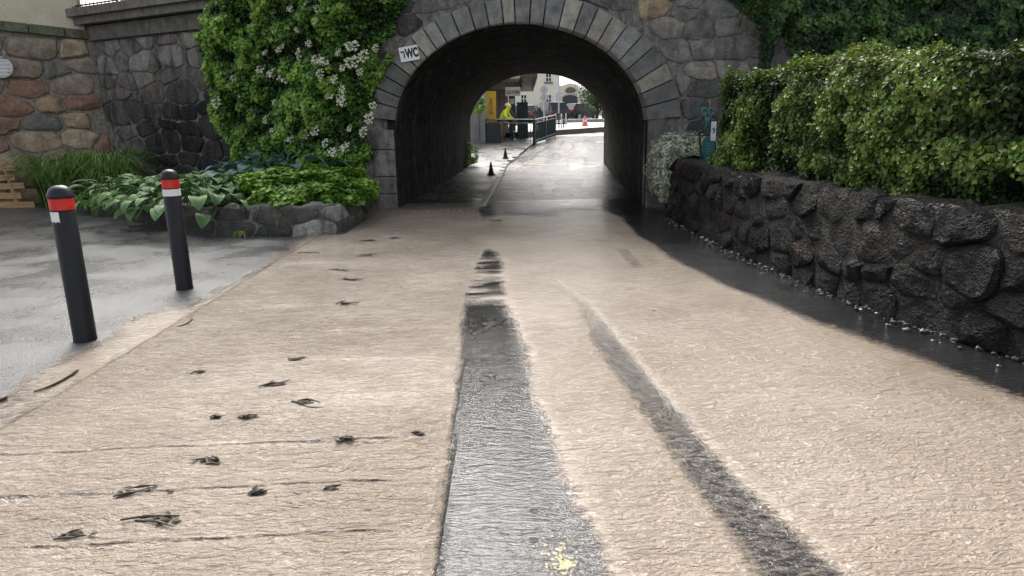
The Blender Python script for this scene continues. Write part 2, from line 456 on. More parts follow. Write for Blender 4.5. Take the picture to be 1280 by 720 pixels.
def sheet(name, xs_of, Ys, zoff, mat, nx=6):
    V, Fc = [], []
    for Y in Ys:
        a, b = xs_of(Y)
        for i in range(nx): V.append((a + (b - a) * i / (nx - 1), Y, zg(Y) + zoff(Y)))
    for j in range(len(Ys) - 1):
        for i in range(nx - 1): Fc.append((j * nx + i, j * nx + i + 1, (j + 1) * nx + i + 1, (j + 1) * nx + i))
    return link(name, mesh_np(name, V, Fc, mat))
tag(sheet("ground", lambda Y: (-200, 200), [-30, 0, 10, 17, 20, 22.5, 25.5, 29, 33, 36, 45, 60, 80, 140, 500], lambda Y: 0, M_BAY, 9),
    "wet grey asphalt of the parking bay behind the bollards", "ground", kind="structure")
YS = list(np.arange(-3, 33.1, .5))
tag(sheet("road", lambda Y: (xk(Y), np.interp(Y, [-3, 2, 12, 22.5, 33], [5.0, 3.9, 2.5, 3.3, 7.5])), YS, lambda Y: .004, M_ROAD),
    "dark wet asphalt road running through the tunnel", "road", kind="structure")
tag(sheet("footpath", lambda Y: (np.interp(Y, [-3, 9, 12, 22.5, 30], [-2.6, -2.6, -2.2, -1.5, -2.2]), xk(Y) - .001), [y for y in YS if y < 11.6] + [11.65, 11.8] + [y for y in YS if 11.8 < y < 29.6],
    lambda Y: .004 + .055 * smooth(11.62, 11.78, Y), M_PATH), "wet dark footpath along the left wall of the tunnel", "footpath", kind="structure")

# raised street and its edge beyond the tunnel
sv = [(.69, 33), (4.77, 36), (14, 42.6), (26, 51)]
V, Fc = [], []
for k, (x, y) in enumerate(sv):
    V.append((x, y, zs(y)))
V2 = [(x, y, zg(y) - .3) for x, y in sv]
mb = MB()
mb.add(V + V2, [(i + 4, i + 5, i + 1, i) for i in range(3)])
Mdark = m_plain("kerb_wall_dark", (.10, .085, .07), .5, .3, 8, .3)
tag(mb.build("kerb_wall", Mdark), "low dark edge of the raised street beyond the tunnel", "kerb", kind="structure")
mb = MB()
rows = [33, 36, 42.6, 51, 60, 70, 80, 140, 240]
def s_left(y): return np.interp(y, [33, 36, 42.6, 51], [.69, 4.77, 14, 26])
grid = []
for y in rows:
    grid.append([(-40, y, zs(y)), (min(.69, s_left(y)), y if y == 33 else y, zs(y)), (.69 if y == 33 else s_left(y), y, zs(y)), (60 if y > 51 else s_left(y) + .001, y, zs(y))])
V = [p for r in grid for p in r]; Fc = []
for j in range(len(rows) - 1):
    for i in range(3): Fc.append((j * 4 + i, j * 4 + i + 1, j * 4 + 5 + i, j * 4 + 4 + i))
mb.add(V, Fc)
tag(mb.build("street", M_STREET), "pale wet street surface beyond the tunnel where cars park", "street", kind="structure")

# kerbs
kerb = empty("kerb", (-2.6, 6, 0)); tag(kerb, "muddy concrete kerb line between the parking bay and the flooded path", "kerb", kind="structure")
y = -1.0
while y < 9.2:
    L = random.uniform(.85, 1.1)
    b = MB().box((-2.62 + random.uniform(-.008, .008), y + L / 2, -.045 + random.uniform(-.005, .006)), (.13, L - .012, .11), random.uniform(-.004, .004), .012)
    b.build("kerb_stone", M_KERBM, kerb, smooth_=False); y += L
kerb2 = empty("kerb", (-.5, 12.3, 0)); tag(kerb2, "pale kerb stones edging the footpath inside the tunnel", "kerb", kind="structure")
y = 12.15
while y < 24.0:
    L = random.uniform(.9, 1.05); ym = y + L / 2
    a = math.atan2(float(xk(y + L) - xk(y)), L)
    MB().box((float(xk(ym)), ym, float(zg(ym)) + .0), (.13, L - .015, .16), -a, .012).build("kerb_stone", M_KERB, kerb2); y += L

# ------------------------------------------------------------------ flood water
def water():
    xs = np.arange(-5.2, 3.75, .03); ys = np.concatenate([np.arange(-1, 1.8, .1), np.arange(1.8, 6.0, .018), np.arange(6.0, 13.3, .04)])
    X, Y = np.meshgrid(xs, ys); n1 = fbm(X * 1.7, Y * 1.1, 0, 3, 4) - .5; n2 = fbm(X * 5, Y * 3.2, 0, 9, 4) - .5
    n3 = fbm(X * 1.4, Y * 5.5, 0, 21, 3) - .5
    XK = xk(Y)
    # outline of the silt
    left = smooth(-3.0, -2.62, X + n1 * .35) * .9 + .1 * smooth(-3.6, -2.9, X + n1 * .8)
    left = np.maximum(left, .8 * smooth(-3.25, -2.8, X + n1 * .9) * (1 - smooth(5.2, 8.5, Y)))
    film = .62 * smooth(.50, .62, fbm(X * .9, Y * .9, 0, 51, 4)) * smooth(5.6, 3.6, Y) * smooth(-2.5, -2.7, X)
    left = np.maximum(left * np.where(X < -2.68, np.clip(.8 + n1 * 1.5, 0, 1), 1), film)
    xr = np.interp(Y, [-1, 2, 3.5, 5.2, 6.2, 7.2, 9, 10.6, 11.4], [3.7, 3.15, 2.78, 2.22, 1.98, 1.8, 1.72, 1.74, 1.6])
    sf = np.interp(Y, [2, 6, 10], [.34, .2, .12])
    right = 1 - smooth(-sf, sf * .8, X - xr + n1 * .22)
    far = np.where(X > XK, 1 - smooth(10.75, 11.7, Y + n1 * .9 - .25 * (X - .4)), (1 - .55 * smooth(11.4, 11.75, Y)) * (1 - .5 * smooth(12.2, 13.2, Y)))
    m = left * right * far
    # wheel tracks washed clear
    yl = [-1, 2.0, 2.6, 3.0, 3.6, 4.45, 5.2, 6.3, 7.85, 8.7]
    xl1 = np.interp(Y, yl, [-.30, -.31, -.32, -.33, -.35, -.38, -.42, -.44, -.37, -.30]); xr1 = np.interp(Y, yl, [.5, .34, .25, .19, .14, .07, 0, -.05, -.14, -.28])
    t1 = smooth(-.02, .05, X - xl1 + n2 * .06) * (1 - smooth(-.09, .11, X - xr1 + n2 * .12 + n1 * .1))
    band = np.clip(.72 + 2.6 * n3, 0, 1)
    t1 = t1 * np.where(Y > 5.4, (1 - smooth(5.4, 6.0, Y)) + smooth(5.4, 6.0, Y) * band, 1) * (1 - smooth(7.9, 8.8, Y))
    xc = np.interp(Y, [-1, 2.2, 2.6, 3, 3.6, 4.6, 5.65, 7], [1.25, .95, .88, .82, .745, .64, .61, .32]); hw = np.interp(Y, [-1, 2.2, 3, 4, 4.6, 5.65, 7], [.24, .19, .15, .16, .15, .08, .05])
    t2 = 1 - smooth(.35, 1.25, np.abs(X - xc + n1 * .12) / hw)
    t2 = t2 * np.interp(Y, [2, 4.6, 5.6, 6.2, 7.2, 7.6], [.92, .86, .6, .5, .4, 0]) 
    t3 = (1 - smooth(.3, 1, np.abs(X - 1.33) / .13)) * smooth(6.6, 7.1, Y) * (1 - smooth(7.9, 8.5, Y)) * .5
    m = m * (1 - .92 * t1) * (1 - .82 * t2) * (1 - t3)
    wl_ = 1 - smooth(-.12, .10, X - XK)
    chop = (.62 + .38 * wl_) * (1 - .5 * smooth(0, .8, X - xr + .5)) * (1 - .87 * t1) * (1 - .7 * t2)
    chop = chop * np.interp(Y, [0, 3, 8, 11, 12.5], [1, 1, .75, .45, .2]) * np.where(X < -2.7, .25, 1)
    chop = chop * np.where(X < XK, np.clip(.35 + 1.35 * fbm(X * 1.3, Y * 1.9, 0, 91, 3), .4, 1.3), np.clip(.5 + .9 * fbm(X * .9, Y * .7, 0, 92, 3), .4, 1.2))
    # standing ripples over the joints of the slabs under the path
    Z = np.full_like(X, .021)
    on = smooth(-2.62, -2.45, X) * (1 - smooth(-.6, -.4, X - XK * 0 - .0))
    for k, yj in enumerate([2.28, 2.66, 3.08, 3.62, 4.25, 4.95, 5.75, 6.6, 7.6, 8.7, 9.9, 11.0]):
        yy = yj + (X + 1.5) * .06 + .03 * n1
        am = 1.25 if k < 3 else .8; js = np.clip(.75 + 2.2 * (fbm(X * 1.3, Y * 0 + k * 3.3, 0, 15) - .5), 0, 1) * am
        m = m * (1 - on * np.clip(js * (.8 if k < 3 else .5), 0, .8) * np.exp(-((Y - yy + .012) / .013) ** 2)); chop = chop * (1 - .35 * on * np.clip(js, 0, 1) * np.exp(-((Y - yy) / .03) ** 2))
        Z = Z + am * on * (.0065 * np.exp(-((Y - yy) / .022) ** 2) - .0045 * np.exp(-((Y - yy + .05) / .03) ** 2)) * np.clip(.8 + 2.0 * (fbm(X * 2.2, Y * 0 + k * 7.7, 0, 5) - .5), .2, 1.2)
    Z = Z + chop * (.017 * (fbm(X * 3.0 + n1, Y * 10 + 2 * n1, 0, 31, 3) - .5) + .010 * (fbm(X * 9 + 2 * n1, Y * 24, 0, 33, 2) - .5)) * (.7 + .45 * wl_)
    Z = Z + .006 * (fbm(X * .8, Y * .8, 0, 41, 2) - .5)
    Z = np.where(X < -2.7, np.minimum(Z, .014), Z) - .016 * smooth(-4.2, -5.0, X * -1 * -1) * 0
    Z = Z + .055 * smooth(11.62, 11.8, Y) * (X < XK)
    nx, ny = len(xs), len(ys)
    me = bpy.data.meshes.new("flood_water"); nv = nx * ny
    me.vertices.add(nv); me.vertices.foreach_set("co", np.stack([X, Y, Z], -1).reshape(-1).astype(np.float32))
    i, j = np.meshgrid(np.arange(nx - 1), np.arange(ny - 1)); a = (j * nx + i).reshape(-1)
    q = np.stack([a, a + 1, a + nx + 1, a + nx], 1)
    # leave out the quads under the low wall and its bank, the step at the path's edge, and the dry bay
    cx, cy = (X.reshape(-1)[a] + .015), Y.reshape(-1)[a]
    wall_x = np.interp(cy, [-1, 2, 3.4, 4.27, 5.14, 6.33, 8.22, 10.77, 12], [4.9, 3.9, 3.45, 3.18, 2.9, 2.76, 2.56, 2.44, 2.38])
    ok = (cx < wall_x + .06) & ((cx > -2.8) | (m.reshape(-1)[a] > .22)) & ~((cy > 9.5) & (cx < -2.36)) & (cx > -3.6 - .8 * (n1.reshape(-1)[a] + .2) - .1 * cy * 0)
    ok &= ~((cy > 11.6) & (np.abs(cx - xk(cy)) < .04))
    q = q[ok]
    me.loops.add(len(q) * 4); me.polygons.add(len(q))
    me.loops.foreach_set("vertex_index", q.reshape(-1).astype(np.int32)); me.polygons.foreach_set("loop_start", (np.arange(len(q)) * 4).astype(np.int32))
    me.polygons.foreach_set("use_smooth", np.ones(len(q), bool)); me.update(calc_edges=True)
    for nm, arr in (("murk", m), ("chop", chop)):
        at = me.attributes.new(nm, 'FLOAT', 'POINT'); at.data.foreach_set("value", np.clip(arr, 0, 1).reshape(-1).astype(np.float32))
    me.materials.append(M_WATER)
    return tag(link("water", me), "shallow beige muddy flood water streaming over path and road", "water", kind="structure")
water()
def tunnel_film():
    ys = np.concatenate([np.arange(13.24, 16, .06), np.arange(16, 33.2, .1)]); V = []; nx = 46
    X = np.stack([np.linspace(float(xk(y)) + .066, float(np.interp(y, [12, 22.5, 33], [2.5, 3.3, 7.4])), nx) for y in ys]); Y = np.repeat(ys[:, None], nx, 1)
    me = mesh_np("water", np.stack([X, Y, zg(Y) + .010 + .004 * (fbm(X * 2, Y * 2, 0, 61, 2) - .5)], -1).reshape(-1, 3), [(j * nx + i, j * nx + i + 1, (j + 1) * nx + i + 1, (j + 1) * nx + i) for j in range(len(ys) - 1) for i in range(nx - 1)], M_WATER)
    st = fbm(X * 2.2 - Y * .25, Y * .55, 0, 63, 4)
    for nm, arr in (("murk", .5 * smooth(.52, .7, st) * smooth(13, 15, Y) + .3 * (1 - smooth(13.2, 14.6, Y)) * 0), ("chop", .22 + .45 * smooth(.45, .65, st) * smooth(20, 24, Y))):
        at = me.attributes.new(nm, 'FLOAT', 'POINT'); at.data.foreach_set("value", arr.reshape(-1).astype(np.float32))
    tag(link("water", me), "thin clear film of water running down the road through the tunnel", "water", kind="structure")
tunnel_film()

# worn yellow paint on the washed-clear wheel track
t = NT("worn_yellow_paint"); M_YEL = t.done(t.bsdf(t.ramp(t.noise(t.pos(), 40, 4), [(.35, (.5, .36, .07)), (.65, (.75, .62, .22))]), .4))
mb = MB(); rg = np.random.default_rng(5); c = G(708, 708)
for k in range(150):
    p = c + np.array([rg.normal(-.015, .03), rg.normal(.02, .07), 0]) if k > 45 else c + np.array([rg.normal(0, .013), rg.normal(-.0, .016), 0])
    r = rg.uniform(.0025, .007); n = 6; a0 = rg.uniform(0, 6)
    mb.add([(p[0] + r * rg.uniform(.6, 1.3) * math.cos(a0 + j * 1.047), p[1] + r * rg.uniform(.6, 1.3) * math.sin(a0 + j * 1.047), .0085 + k * .00002) for j in range(n)], [tuple(range(n))])
tag(mb.build("road_marking", M_YEL), "worn flecks of yellow paint on the clear grey wheel track", "marking", kind="structure")

# ================================================================== THE BRIDGE WITH ITS TUNNEL
YN, YF = 12.07, 22.5
def arch(n=49, cx=.2, a=2.19, sp=1.4, rise=1.73, x0=-2.0, x1=2.39, z0=-.05):
    P = [(cx - a + .01 * (sp - z) / sp * 0, z) for z in np.linspace(z0, sp, 7)[:-1]]
    for t_ in np.linspace(math.pi, 0, n): P.append((cx + a * math.cos(t_), sp + rise * math.sin(t_)))
    P += [(cx + a, z) for z in np.linspace(sp, z0, 7)[1:]]
    return np.array(P)
ARN = arch(); ARF = arch(cx=.9, a=2.155, sp=1.3, rise=1.54)

bridge = empty("stone_bridge", (.2, YN, 0))
tag(bridge, "old grey stone bridge pierced by a dark round-arched road tunnel", "bridge")
M_MORT = m_plain("lime_mortar", (.17, .16, .143), .8, .45, 14, .9, .2, dirt=(.04, .038, .034))
M_STONE = m_stone("bridge_stone")
M_DARKSTONE = m_stone("soot_stone", .5, .8, (.008, .008, .008), .75, (.30, .30, .29), .22)
M_VOUS = m_stone("voussoir_stone", .6, .35, (.06, .056, .048), .25, (.30, .29, .26), .10, 30, .2, .25)

def m_vault():
    t = NT("vault_lining"); v = t.pos()
    n1 = t.noise(t.pos((.8, 2.2, 3.0)), 1.6, 6, .65, .5); n2 = t.noise(v, 7, 6, .65); st = t.noise(t.pos((6, 5.5, .35)), 1.0, 5, .6, .3)
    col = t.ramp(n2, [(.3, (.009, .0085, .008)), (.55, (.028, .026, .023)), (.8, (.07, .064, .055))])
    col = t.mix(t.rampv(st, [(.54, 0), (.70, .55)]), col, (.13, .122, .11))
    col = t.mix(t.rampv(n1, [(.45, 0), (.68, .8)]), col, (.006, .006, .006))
    h = t.math('ADD', n2, t.math('MULTIPLY', t.vor(t.pos((2.0, 2.4, 4)), 1.0), .7))
    return t.done(t.bsdf(col, t.rampv(n1, [(.3, .75), (.7, .95)]), t.bump(h, .8, .05), .05))
def vault():
    n = len(ARN); ring = []
    L = 22
    for k in range(L + 1):
        s_ = k / L; Y = YN + .06 + (YF - YN - .06) * s_
        P = ARN * (1 - s_) + ARF * s_
        ax = s_ * 5.2; ph = np.linspace(0, 9, n)
        off = .05 * (fbm(ph * 1.3, ax * 2.2, 0, 77, 3) - .5) * (0 if k in (0,) else 1)
        ctr = np.array([.2 + .7 * s_, .8]); d = P - ctr; d = d / np.linalg.norm(d, axis=1, keepdims=True)
        P = P + d * off[:, None]
        if k == 0: P = P - d * -.0
        ring.append((P, P + d * .45, Y))
    V = [(p[0], Y, p[1] + float(zg(Y))) for (P, Q, Y) in ring for p in P] + [(p[0], Y, p[1] + float(zg(Y))) for (P, Q, Y) in ring for p in Q]
    off = n * (L + 1); Fc = []
    for k in range(L):
        for i in range(n - 1):
            a = k * n + i; Fc.append((a, a + n, a + n + 1, a + 1)); Fc.append((off + a, off + a + 1, off + a + n + 1, off + a + n))
    for k in (0, L):
        for i in range(n - 1):
            a = k * n + i; f = (a, a + 1, off + a + 1, off + a); Fc.append(f if k == 0 else f[::-1])
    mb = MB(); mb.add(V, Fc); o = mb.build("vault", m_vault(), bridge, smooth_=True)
    o.data.set_sharp_from_angle(angle=rad(50)); o["label"] = "soot-dark curved tunnel lining with pale seep streaks"
vault()

FRAME = (np.array([0, YN + .05, 0.0]), np.array([1.0, 0, 0]), np.array([0, 0, 1.0]), np.array([0, -1.0, 0]))
TOPZ = 5.3
def core(Yf, th, AR, xa, xb, nm, mat, ys=1):
    # wall body with the arch cut out: front, back and top
    V, Fc = [], []; zb = float(zg(Yf)) * 0 - .3
    dz = float(zg(Yf))
    AR = AR.copy(); c = AR.mean(axis=0); AR = np.array([[p[0] + np.sign(p[0] - c[0]) * .12 if p[1] < 1.4 else p[0] + (p[0] - c[0]) * .055, p[1] + (.1 if p[1] > 1.4 else 0)] for p in AR]); AR[:, 1] += dz
    prof = [(xa, None)] + [tuple(p) for p in AR] + [(xb, None)]
    mb = MB()
    for yy, flip in ((Yf, False), (Yf + th, True)):
        V = []; Fc = []
        V += [(xa, yy, zb), (AR[0][0], yy, zb), (AR[0][0], yy, TOPZ), (xa, yy, TOPZ)]; Fc.append((0, 1, 2, 3))
        b = len(V); V += [(AR[-1][0], yy, zb), (xb, yy, zb), (xb, yy, TOPZ), (AR[-1][0], yy, TOPZ)]; Fc.append((b, b + 1, b + 2, b + 3))
        b = len(V)
        for p in AR: V += [(p[0], yy, p[1]), (p[0], yy, TOPZ)]
        for i in range(len(AR) - 1):
            if abs(AR[i][0] - AR[i + 1][0]) > 1e-5: Fc.append((b + 2 * i, b + 2 * i + 2, b + 2 * i + 3, b + 2 * i + 1))
        if flip: Fc = [f[::-1] for f in Fc]
        mb.add(V, Fc)
    mb.add([(xa, Yf, TOPZ), (xb, Yf, TOPZ), (xb, Yf + th, TOPZ), (xa, Yf + th, TOPZ)], [(0, 1, 2, 3)])
    mb.add([(xa, Yf, zb), (xa, Yf, TOPZ), (xa, Yf + th, TOPZ), (xa, Yf + th, zb)], [(0, 1, 2, 3)])
    mb.add([(xb, Yf, zb), (xb, Yf + th, zb), (xb, Yf + th, TOPZ), (xb, Yf, TOPZ)], [(0, 1, 2, 3)])
    return mb.build(nm, mat, bridge)
core(YN + .05, .45, ARN, -2.62, 12.0, "wall", M_MORT)
core(YF - .45, .45, ARF, -6.0, 12.0, "wall", M_MORT)
# earth fill over the tunnel
mb = MB(); mb.prism([(-2.6, 12.2), (12, 12.2), (12, 22.4), (-8.6, 22.4), (-8.6, 15.6)], (np.zeros(3), np.array([1., 0, 0]), np.array([0, 1., 0]), np.array([0, 0, 1.])), 4.6, 5.0)
mb.build("deck", m_plain("deck_earth", (.09, .085, .06), .9, .4, 3, .5), bridge)

# voussoirs
CX, AA, SPR, RIS = .2, 2.19, 1.4, 1.73
def ell(t_, off): # offset along the ellipse's normal
    p = np.array([CX + AA * math.cos(t_), SPR + RIS * math.sin(t_)]); nn = np.array([math.cos(t_) / AA, math.sin(t_) / RIS]); nn /= np.linalg.norm(nn)
    return p + nn * off
def ring_off(t_): return float(np.interp(t_, [0, .5, 1.0, 1.6, 2.3, math.pi], [.56, .56, .47, .40, .40, .42]))
ts = np.linspace(.06, math.pi - .1, 2000); arc = np.r_[0, np.cumsum([np.linalg.norm(ell(ts[i + 1], .2) - ell(ts[i], .2)) for i in range(len(ts) - 1)])]
cuts = [0.0]
while cuts[-1] < arc[-1] - .12: cuts.append(cuts[-1] + random.uniform(.2, .29))
cuts[-1] = arc[-1]
PALV = [(0.3, 0.2925, 0.27), (0.255, 0.255, 0.24), (0.345, 0.3225, 0.2775), (0.225, 0.225, 0.2175), (0.375, 0.3525, 0.3), (0.285, 0.285, 0.2775)]
for a, b in zip(cuts[:-1], cuts[1:]):
    t0, t1 = np.interp([a, b], arc, ts); g = .010
    dt = g / 2.2
    tt = np.linspace(t0 + dt, t1 - dt, 3)
    of = ring_off((t0 + t1) / 2) + random.uniform(-.03, .03)
    poly = [ell(x, -.004) for x in tt] + [ell(x, of) for x in tt[::-1]]
    poly = poly[::-1]
    ar = sum(poly[i][0] * poly[(i + 1) % 6][1] - poly[(i + 1) % 6][0] * poly[i][1] for i in range(6))
    if ar < 0: poly = poly[::-1]
    cpt = np.mean(poly, axis=0); org = FRAME[0] + FRAME[1] * cpt[0] + FRAME[2] * cpt[1]
    o = MB().prism(poly, FRAME, -.3, .085 + random.uniform(-.008, .008), .008).build("voussoir", M_VOUS, bridge, origin=org)
    k = .6 if t0 > 2.5 else (.8 if t0 < .5 else 1.0)
    kk = k * random.uniform(.8, 1.15); o.color = (*[float(v) * kk for v in random.choice(PALV)], 1)
# plain jamb blocks under the springing
for sx, x0, x1 in ((1, 2.40, 2.74), (-1, -2.42, -2.0)):
    z = -.05
    while z < 1.42:
        h = min(random.uniform(.3, .5), 1.55 - z)
        xa, xb = (x0, x1 + random.uniform(-.06, .08)) if sx > 0 else (x0 - random.uniform(-.06, .08), x1)
        poly = [(xa, z + .006), (xb, z + .006), (xb, z + h - .006), (xa, z + h - .006)]
        o = MB().prism(poly, FRAME, -.3, .075 + random.uniform(-.01, .01), .012).build("jamb_stone", M_VOUS if sx > 0 else M_DARKSTONE, bridge, origin=FRAME[0] + FRAME[1] * (xa + xb) / 2 + FRAME[2] * (z + h / 2))
        k = random.uniform(.5, .8) if sx > 0 else random.uniform(.9, 1.5); o.color = (.2 * k, .19 * k, .18 * k, 1); z += h
def ring_extra(u, v):
    if v < SPR:
        return [(-1, 0, -2.75)] if u > 0 else [(1, 0, -2.45)]
    t_ = math.atan2((v - SPR) / RIS, (u - CX) / AA); o = ring_off(min(max(t_, 0), math.pi)) + .04
    p = ell(t_, o); nn = np.array([math.cos(t_) / AA, math.sin(t_) / RIS]); nn /= np.linalg.norm(nn)
    out = [(-nn[0], -nn[1], -(nn @ p))]
    for s_ in (-.3, .3):
        q = ell(t_ + s_, o); m_ = np.array([math.cos(t_ + s_) / AA, math.sin(t_ + s_) / RIS]); m_ /= np.linalg.norm(m_)
    return out
def ring_keep(u, v):
    if v < SPR: return u > 2.78 or u < -2.48
    t_ = math.atan2((v - SPR) / RIS, (u - CX) / AA); p = ell(t_, ring_off(t_) + .1)
    return math.hypot(u - CX, v - SPR) > math.hypot(p[0] - CX, p[1] - SPR)
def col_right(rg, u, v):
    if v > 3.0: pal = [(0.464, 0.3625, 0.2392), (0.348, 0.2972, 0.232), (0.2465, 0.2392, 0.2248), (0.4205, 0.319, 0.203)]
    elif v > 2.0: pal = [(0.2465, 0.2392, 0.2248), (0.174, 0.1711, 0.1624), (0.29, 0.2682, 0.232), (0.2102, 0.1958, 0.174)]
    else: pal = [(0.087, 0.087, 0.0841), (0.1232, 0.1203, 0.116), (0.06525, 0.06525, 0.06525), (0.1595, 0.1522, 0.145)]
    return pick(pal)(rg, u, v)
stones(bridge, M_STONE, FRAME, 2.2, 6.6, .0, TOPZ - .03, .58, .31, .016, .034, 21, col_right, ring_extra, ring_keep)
stones(bridge, M_STONE, FRAME, -1.6, 2.2, 3.3, TOPZ - .03, .5, .3, .016, .03, 22, pick([(.25, .235, .22), (.19, .185, .18), (.3, .27, .23)]), ring_extra, ring_keep)
stones(bridge, M_DARKSTONE, FRAME, -2.6, -1.3, .0, TOPZ - .03, .42, .3, .016, .034, 23, pick([(.09, .085, .078), (.065, .062, .058), (.12, .112, .1)]), ring_extra, ring_keep)

# ================================================================== WALLS ON THE LEFT
def wall_frame(A, B, back=0.0):
    A, B = np.array(A, float), np.array(B, float); U = (B - A) / np.linalg.norm(B - A)
    N = np.array([U[1], -U[0]])              # to the right of travel
    return (np.array([A[0], A[1], 0.0]), np.array([U[0], U[1], 0.0]), np.array([0, 0, 1.0]), np.array([N[0], N[1], 0.0])), float(np.linalg.norm(B - A))
PB, PA, PD = (-8.75, 15.25), (-2.6, 12.10), (-12.6, 12.3)
fr, Lw = wall_frame(PB, PA)                  # travels towards the portal, so the normal points at the viewer
wall = empty("retaining_wall", (PB[0], PB[1], 0)); tag(wall, "blackened damp rubble stone wall behind the climbing hydrangea and hostas", "wall")
MB().prism([(-.3, -.2), (Lw + .1, -.2), (Lw + .1, 3.62), (-.3, 3.62)], fr, -.5, 0).build("wall_core", M_MORT, wall)
def col_dark(rg, u, v):
    k = float(np.clip((v - 1.5 - .25 * max(0, u - 1.2)) / 1.0, 0, 1)); lo = pick([(.04, .038, .036), (.055, .053, .05), (.03, .03, .03)])(rg, u, v); hi = pick([(.34, .32, .30), (.25, .24, .215), (.40, .37, .32), (.28, .235, .215)])(rg, u, v)
    e = float(np.clip(1.1 - u / 1.3, 0, .6)); k = max(k, e)
    return tuple(lo[i] * (1 - k) + hi[i] * k for i in range(3))
stones(wall, M_DARKSTONE, fr, 0, Lw, .0, 3.3, .60, .33, .018, .05, 31, col_dark, wvar=.6)
MB().prism([(-.05, 3.32), (Lw + .05, 3.32), (Lw + .05, 3.60), (-.05, 3.60)], fr, 0, .10, .01).build("string_course", m_plain("string_course_stone", (.13, .12, .105), .7, .3, 7, .4, dirt=(.05, .046, .04)), wall)
# projecting slab, its railing, and the white house behind it
cor = empty("balcony_slab", (PB[0], PB[1], 3.62)); tag(cor, "grey weathered stone ledge projecting from the top of the dark wall", "ledge")
mc = m_plain("ledge_stone", (.17, .155, .135), .6, .3, 8, .4, dirt=(.06, .055, .048))
MB().prism([(-.55, 3.625), (Lw + .2, 3.625), (Lw + .2, 3.77), (-.55, 3.77)], fr, -.6, .26, .012).build("lower_moulding", mc, cor)
MB().prism([(-.6, 3.772), (Lw + .2, 3.772), (Lw + .2, 3.93), (-.6, 3.93)], fr, -.6, .36, .015).build("upper_moulding", mc, cor)
rail = empty("balcony_railing", (PB[0], PB[1], 3.93)); tag(rail, "black iron railing standing on the stone ledge before the white house", "railing")
M_IRON = m_plain("black_iron", (.018, .018, .02), .4, .2, 20, .1)
def W3(fr_, u, v, d): return fr_[0] + fr_[1] * u + fr_[2] * v + fr_[3] * d
for u in np.arange(-.3, Lw, .125):
    post = abs((u + .3) % 1.5) < .06
    MB().tube([W3(fr, u, 3.90, .18), W3(fr, u, 4.85, .18)], .022 if post else .009, 6).build("post" if post else "baluster", M_IRON, rail)
for v in (4.0, 4.85): MB().tube([W3(fr, -.4, v, .18), W3(fr, Lw, v, .18)], .016, 6).build("rail", M_IRON, rail)
house = empty("white_house", (PB[0], PB[1], 3.9)); tag(house, "white house wall standing back above the stone ledge", "house")
MB().prism([(-1.2, 3.9), (6.2, 3.9), (6.2, 7.5), (-1.2, 7.5)], fr, -4.4, -1.6).build("wall", m_plain("white_render", (.78, .77, .74), .8, .05, 5, .15), house)
for u in (.6, 2.9):
    wd = MB().prism([(u, 4.9), (u + .9, 4.9), (u + .9, 6.4), (u, 6.4)], fr, -1.6, -1.57).build("window", m_plain("window_frame", (.3, .3, .3), .5), house)
    MB().prism([(u + .08, 4.98), (u + .82, 4.98), (u + .82, 6.32), (u + .08, 6.32)], fr, -1.57, -1.565).build("pane", m_plain("dark_pane", (.03, .035, .04), .08, .1), wd)

fl, Ll = wall_frame(PD, (PB[0] - .02, PB[1] + .02))
lwall = empty("rubble_wall", (PD[0], PD[1], 0)); tag(lwall, "brown rubble wall of large rounded stones under the cream rendered house", "wall")
_ltop = lambda u: 3.52 + .16 * (Ll - u) / 1.6 * .6
MB().prism([(0, -.2), (Ll, -.2), (Ll, _ltop(Ll) - .02), (0, _ltop(0) - .02)], fl, -.6, 0).build("wall_core", m_plain("buff_mortar", (.26, .23, .19), .85, .45, 16, .9, .2, dirt=(.06, .052, .044)), lwall)
def col_brown(rg, u, v): return pick([(0.3864, 0.2688, 0.1764), (0.4536, 0.3444, 0.2352), (0.336, 0.2772, 0.2016), (0.252, 0.2436, 0.21), (0.504, 0.4032, 0.2772), (0.4032, 0.2436, 0.168), (0.3528, 0.2856, 0.2352)], .2)(rg, u, v)
stones(lwall, m_stone("brown_rubble", .6, .5, (.03, .027, .022), .35, (.42, .38, .31), .12), fl, 0, Ll, 0, 3.34, .70, .36, .034, .075, 41, col_brown, wvar=.6)
for u in np.arange(.02, Ll - .3, .62):
    L = min(.6, Ll - u - .02)
    p = [(u, _ltop(u) - .18), (u + L, _ltop(u + L) - .18), (u + L, _ltop(u + L) - .0), (u, _ltop(u) - .0)]
    o = MB().prism(p, fl, -.3, .09 + random.uniform(-.02, .02), .015).build("coping_stone", M_STONE, lwall, origin=W3(fl, u, 3.5, 0)); o.color = (*[random.uniform(.85, 1.2) * v for v in (.19, .16, .125)], 1)
t = NT("cream_render"); v_ = t.pos(); n_ = t.noise(v_, 26, 5, .7)
M_CREAM = t.done(t.bsdf(t.ramp(t.noise(v_, 3, 5, .6), [(.3, (.62, .54, .39)), (.7, (.74, .66, .5))]), .85, t.bump(n_, .9, .03)))
hs = empty("cream_house", (PD[0], PD[1], 3.5)); tag(hs, "cream rough-rendered house wall on top of the brown rubble wall", "house")
MB().prism([(0, 3.4), (Ll - .12, 3.4), (Ll - .12, 7.5), (0, 7.5)], fl, -3.0, -.03).build("wall", M_CREAM, hs)
q = MB().prism([(Ll - .3, 3.78), (Ll - .10, 3.78), (Ll - .10, 3.98), (Ll - .3, 3.98)], fl, -.03, .05, .01).build("corner_stone", mc, hs)
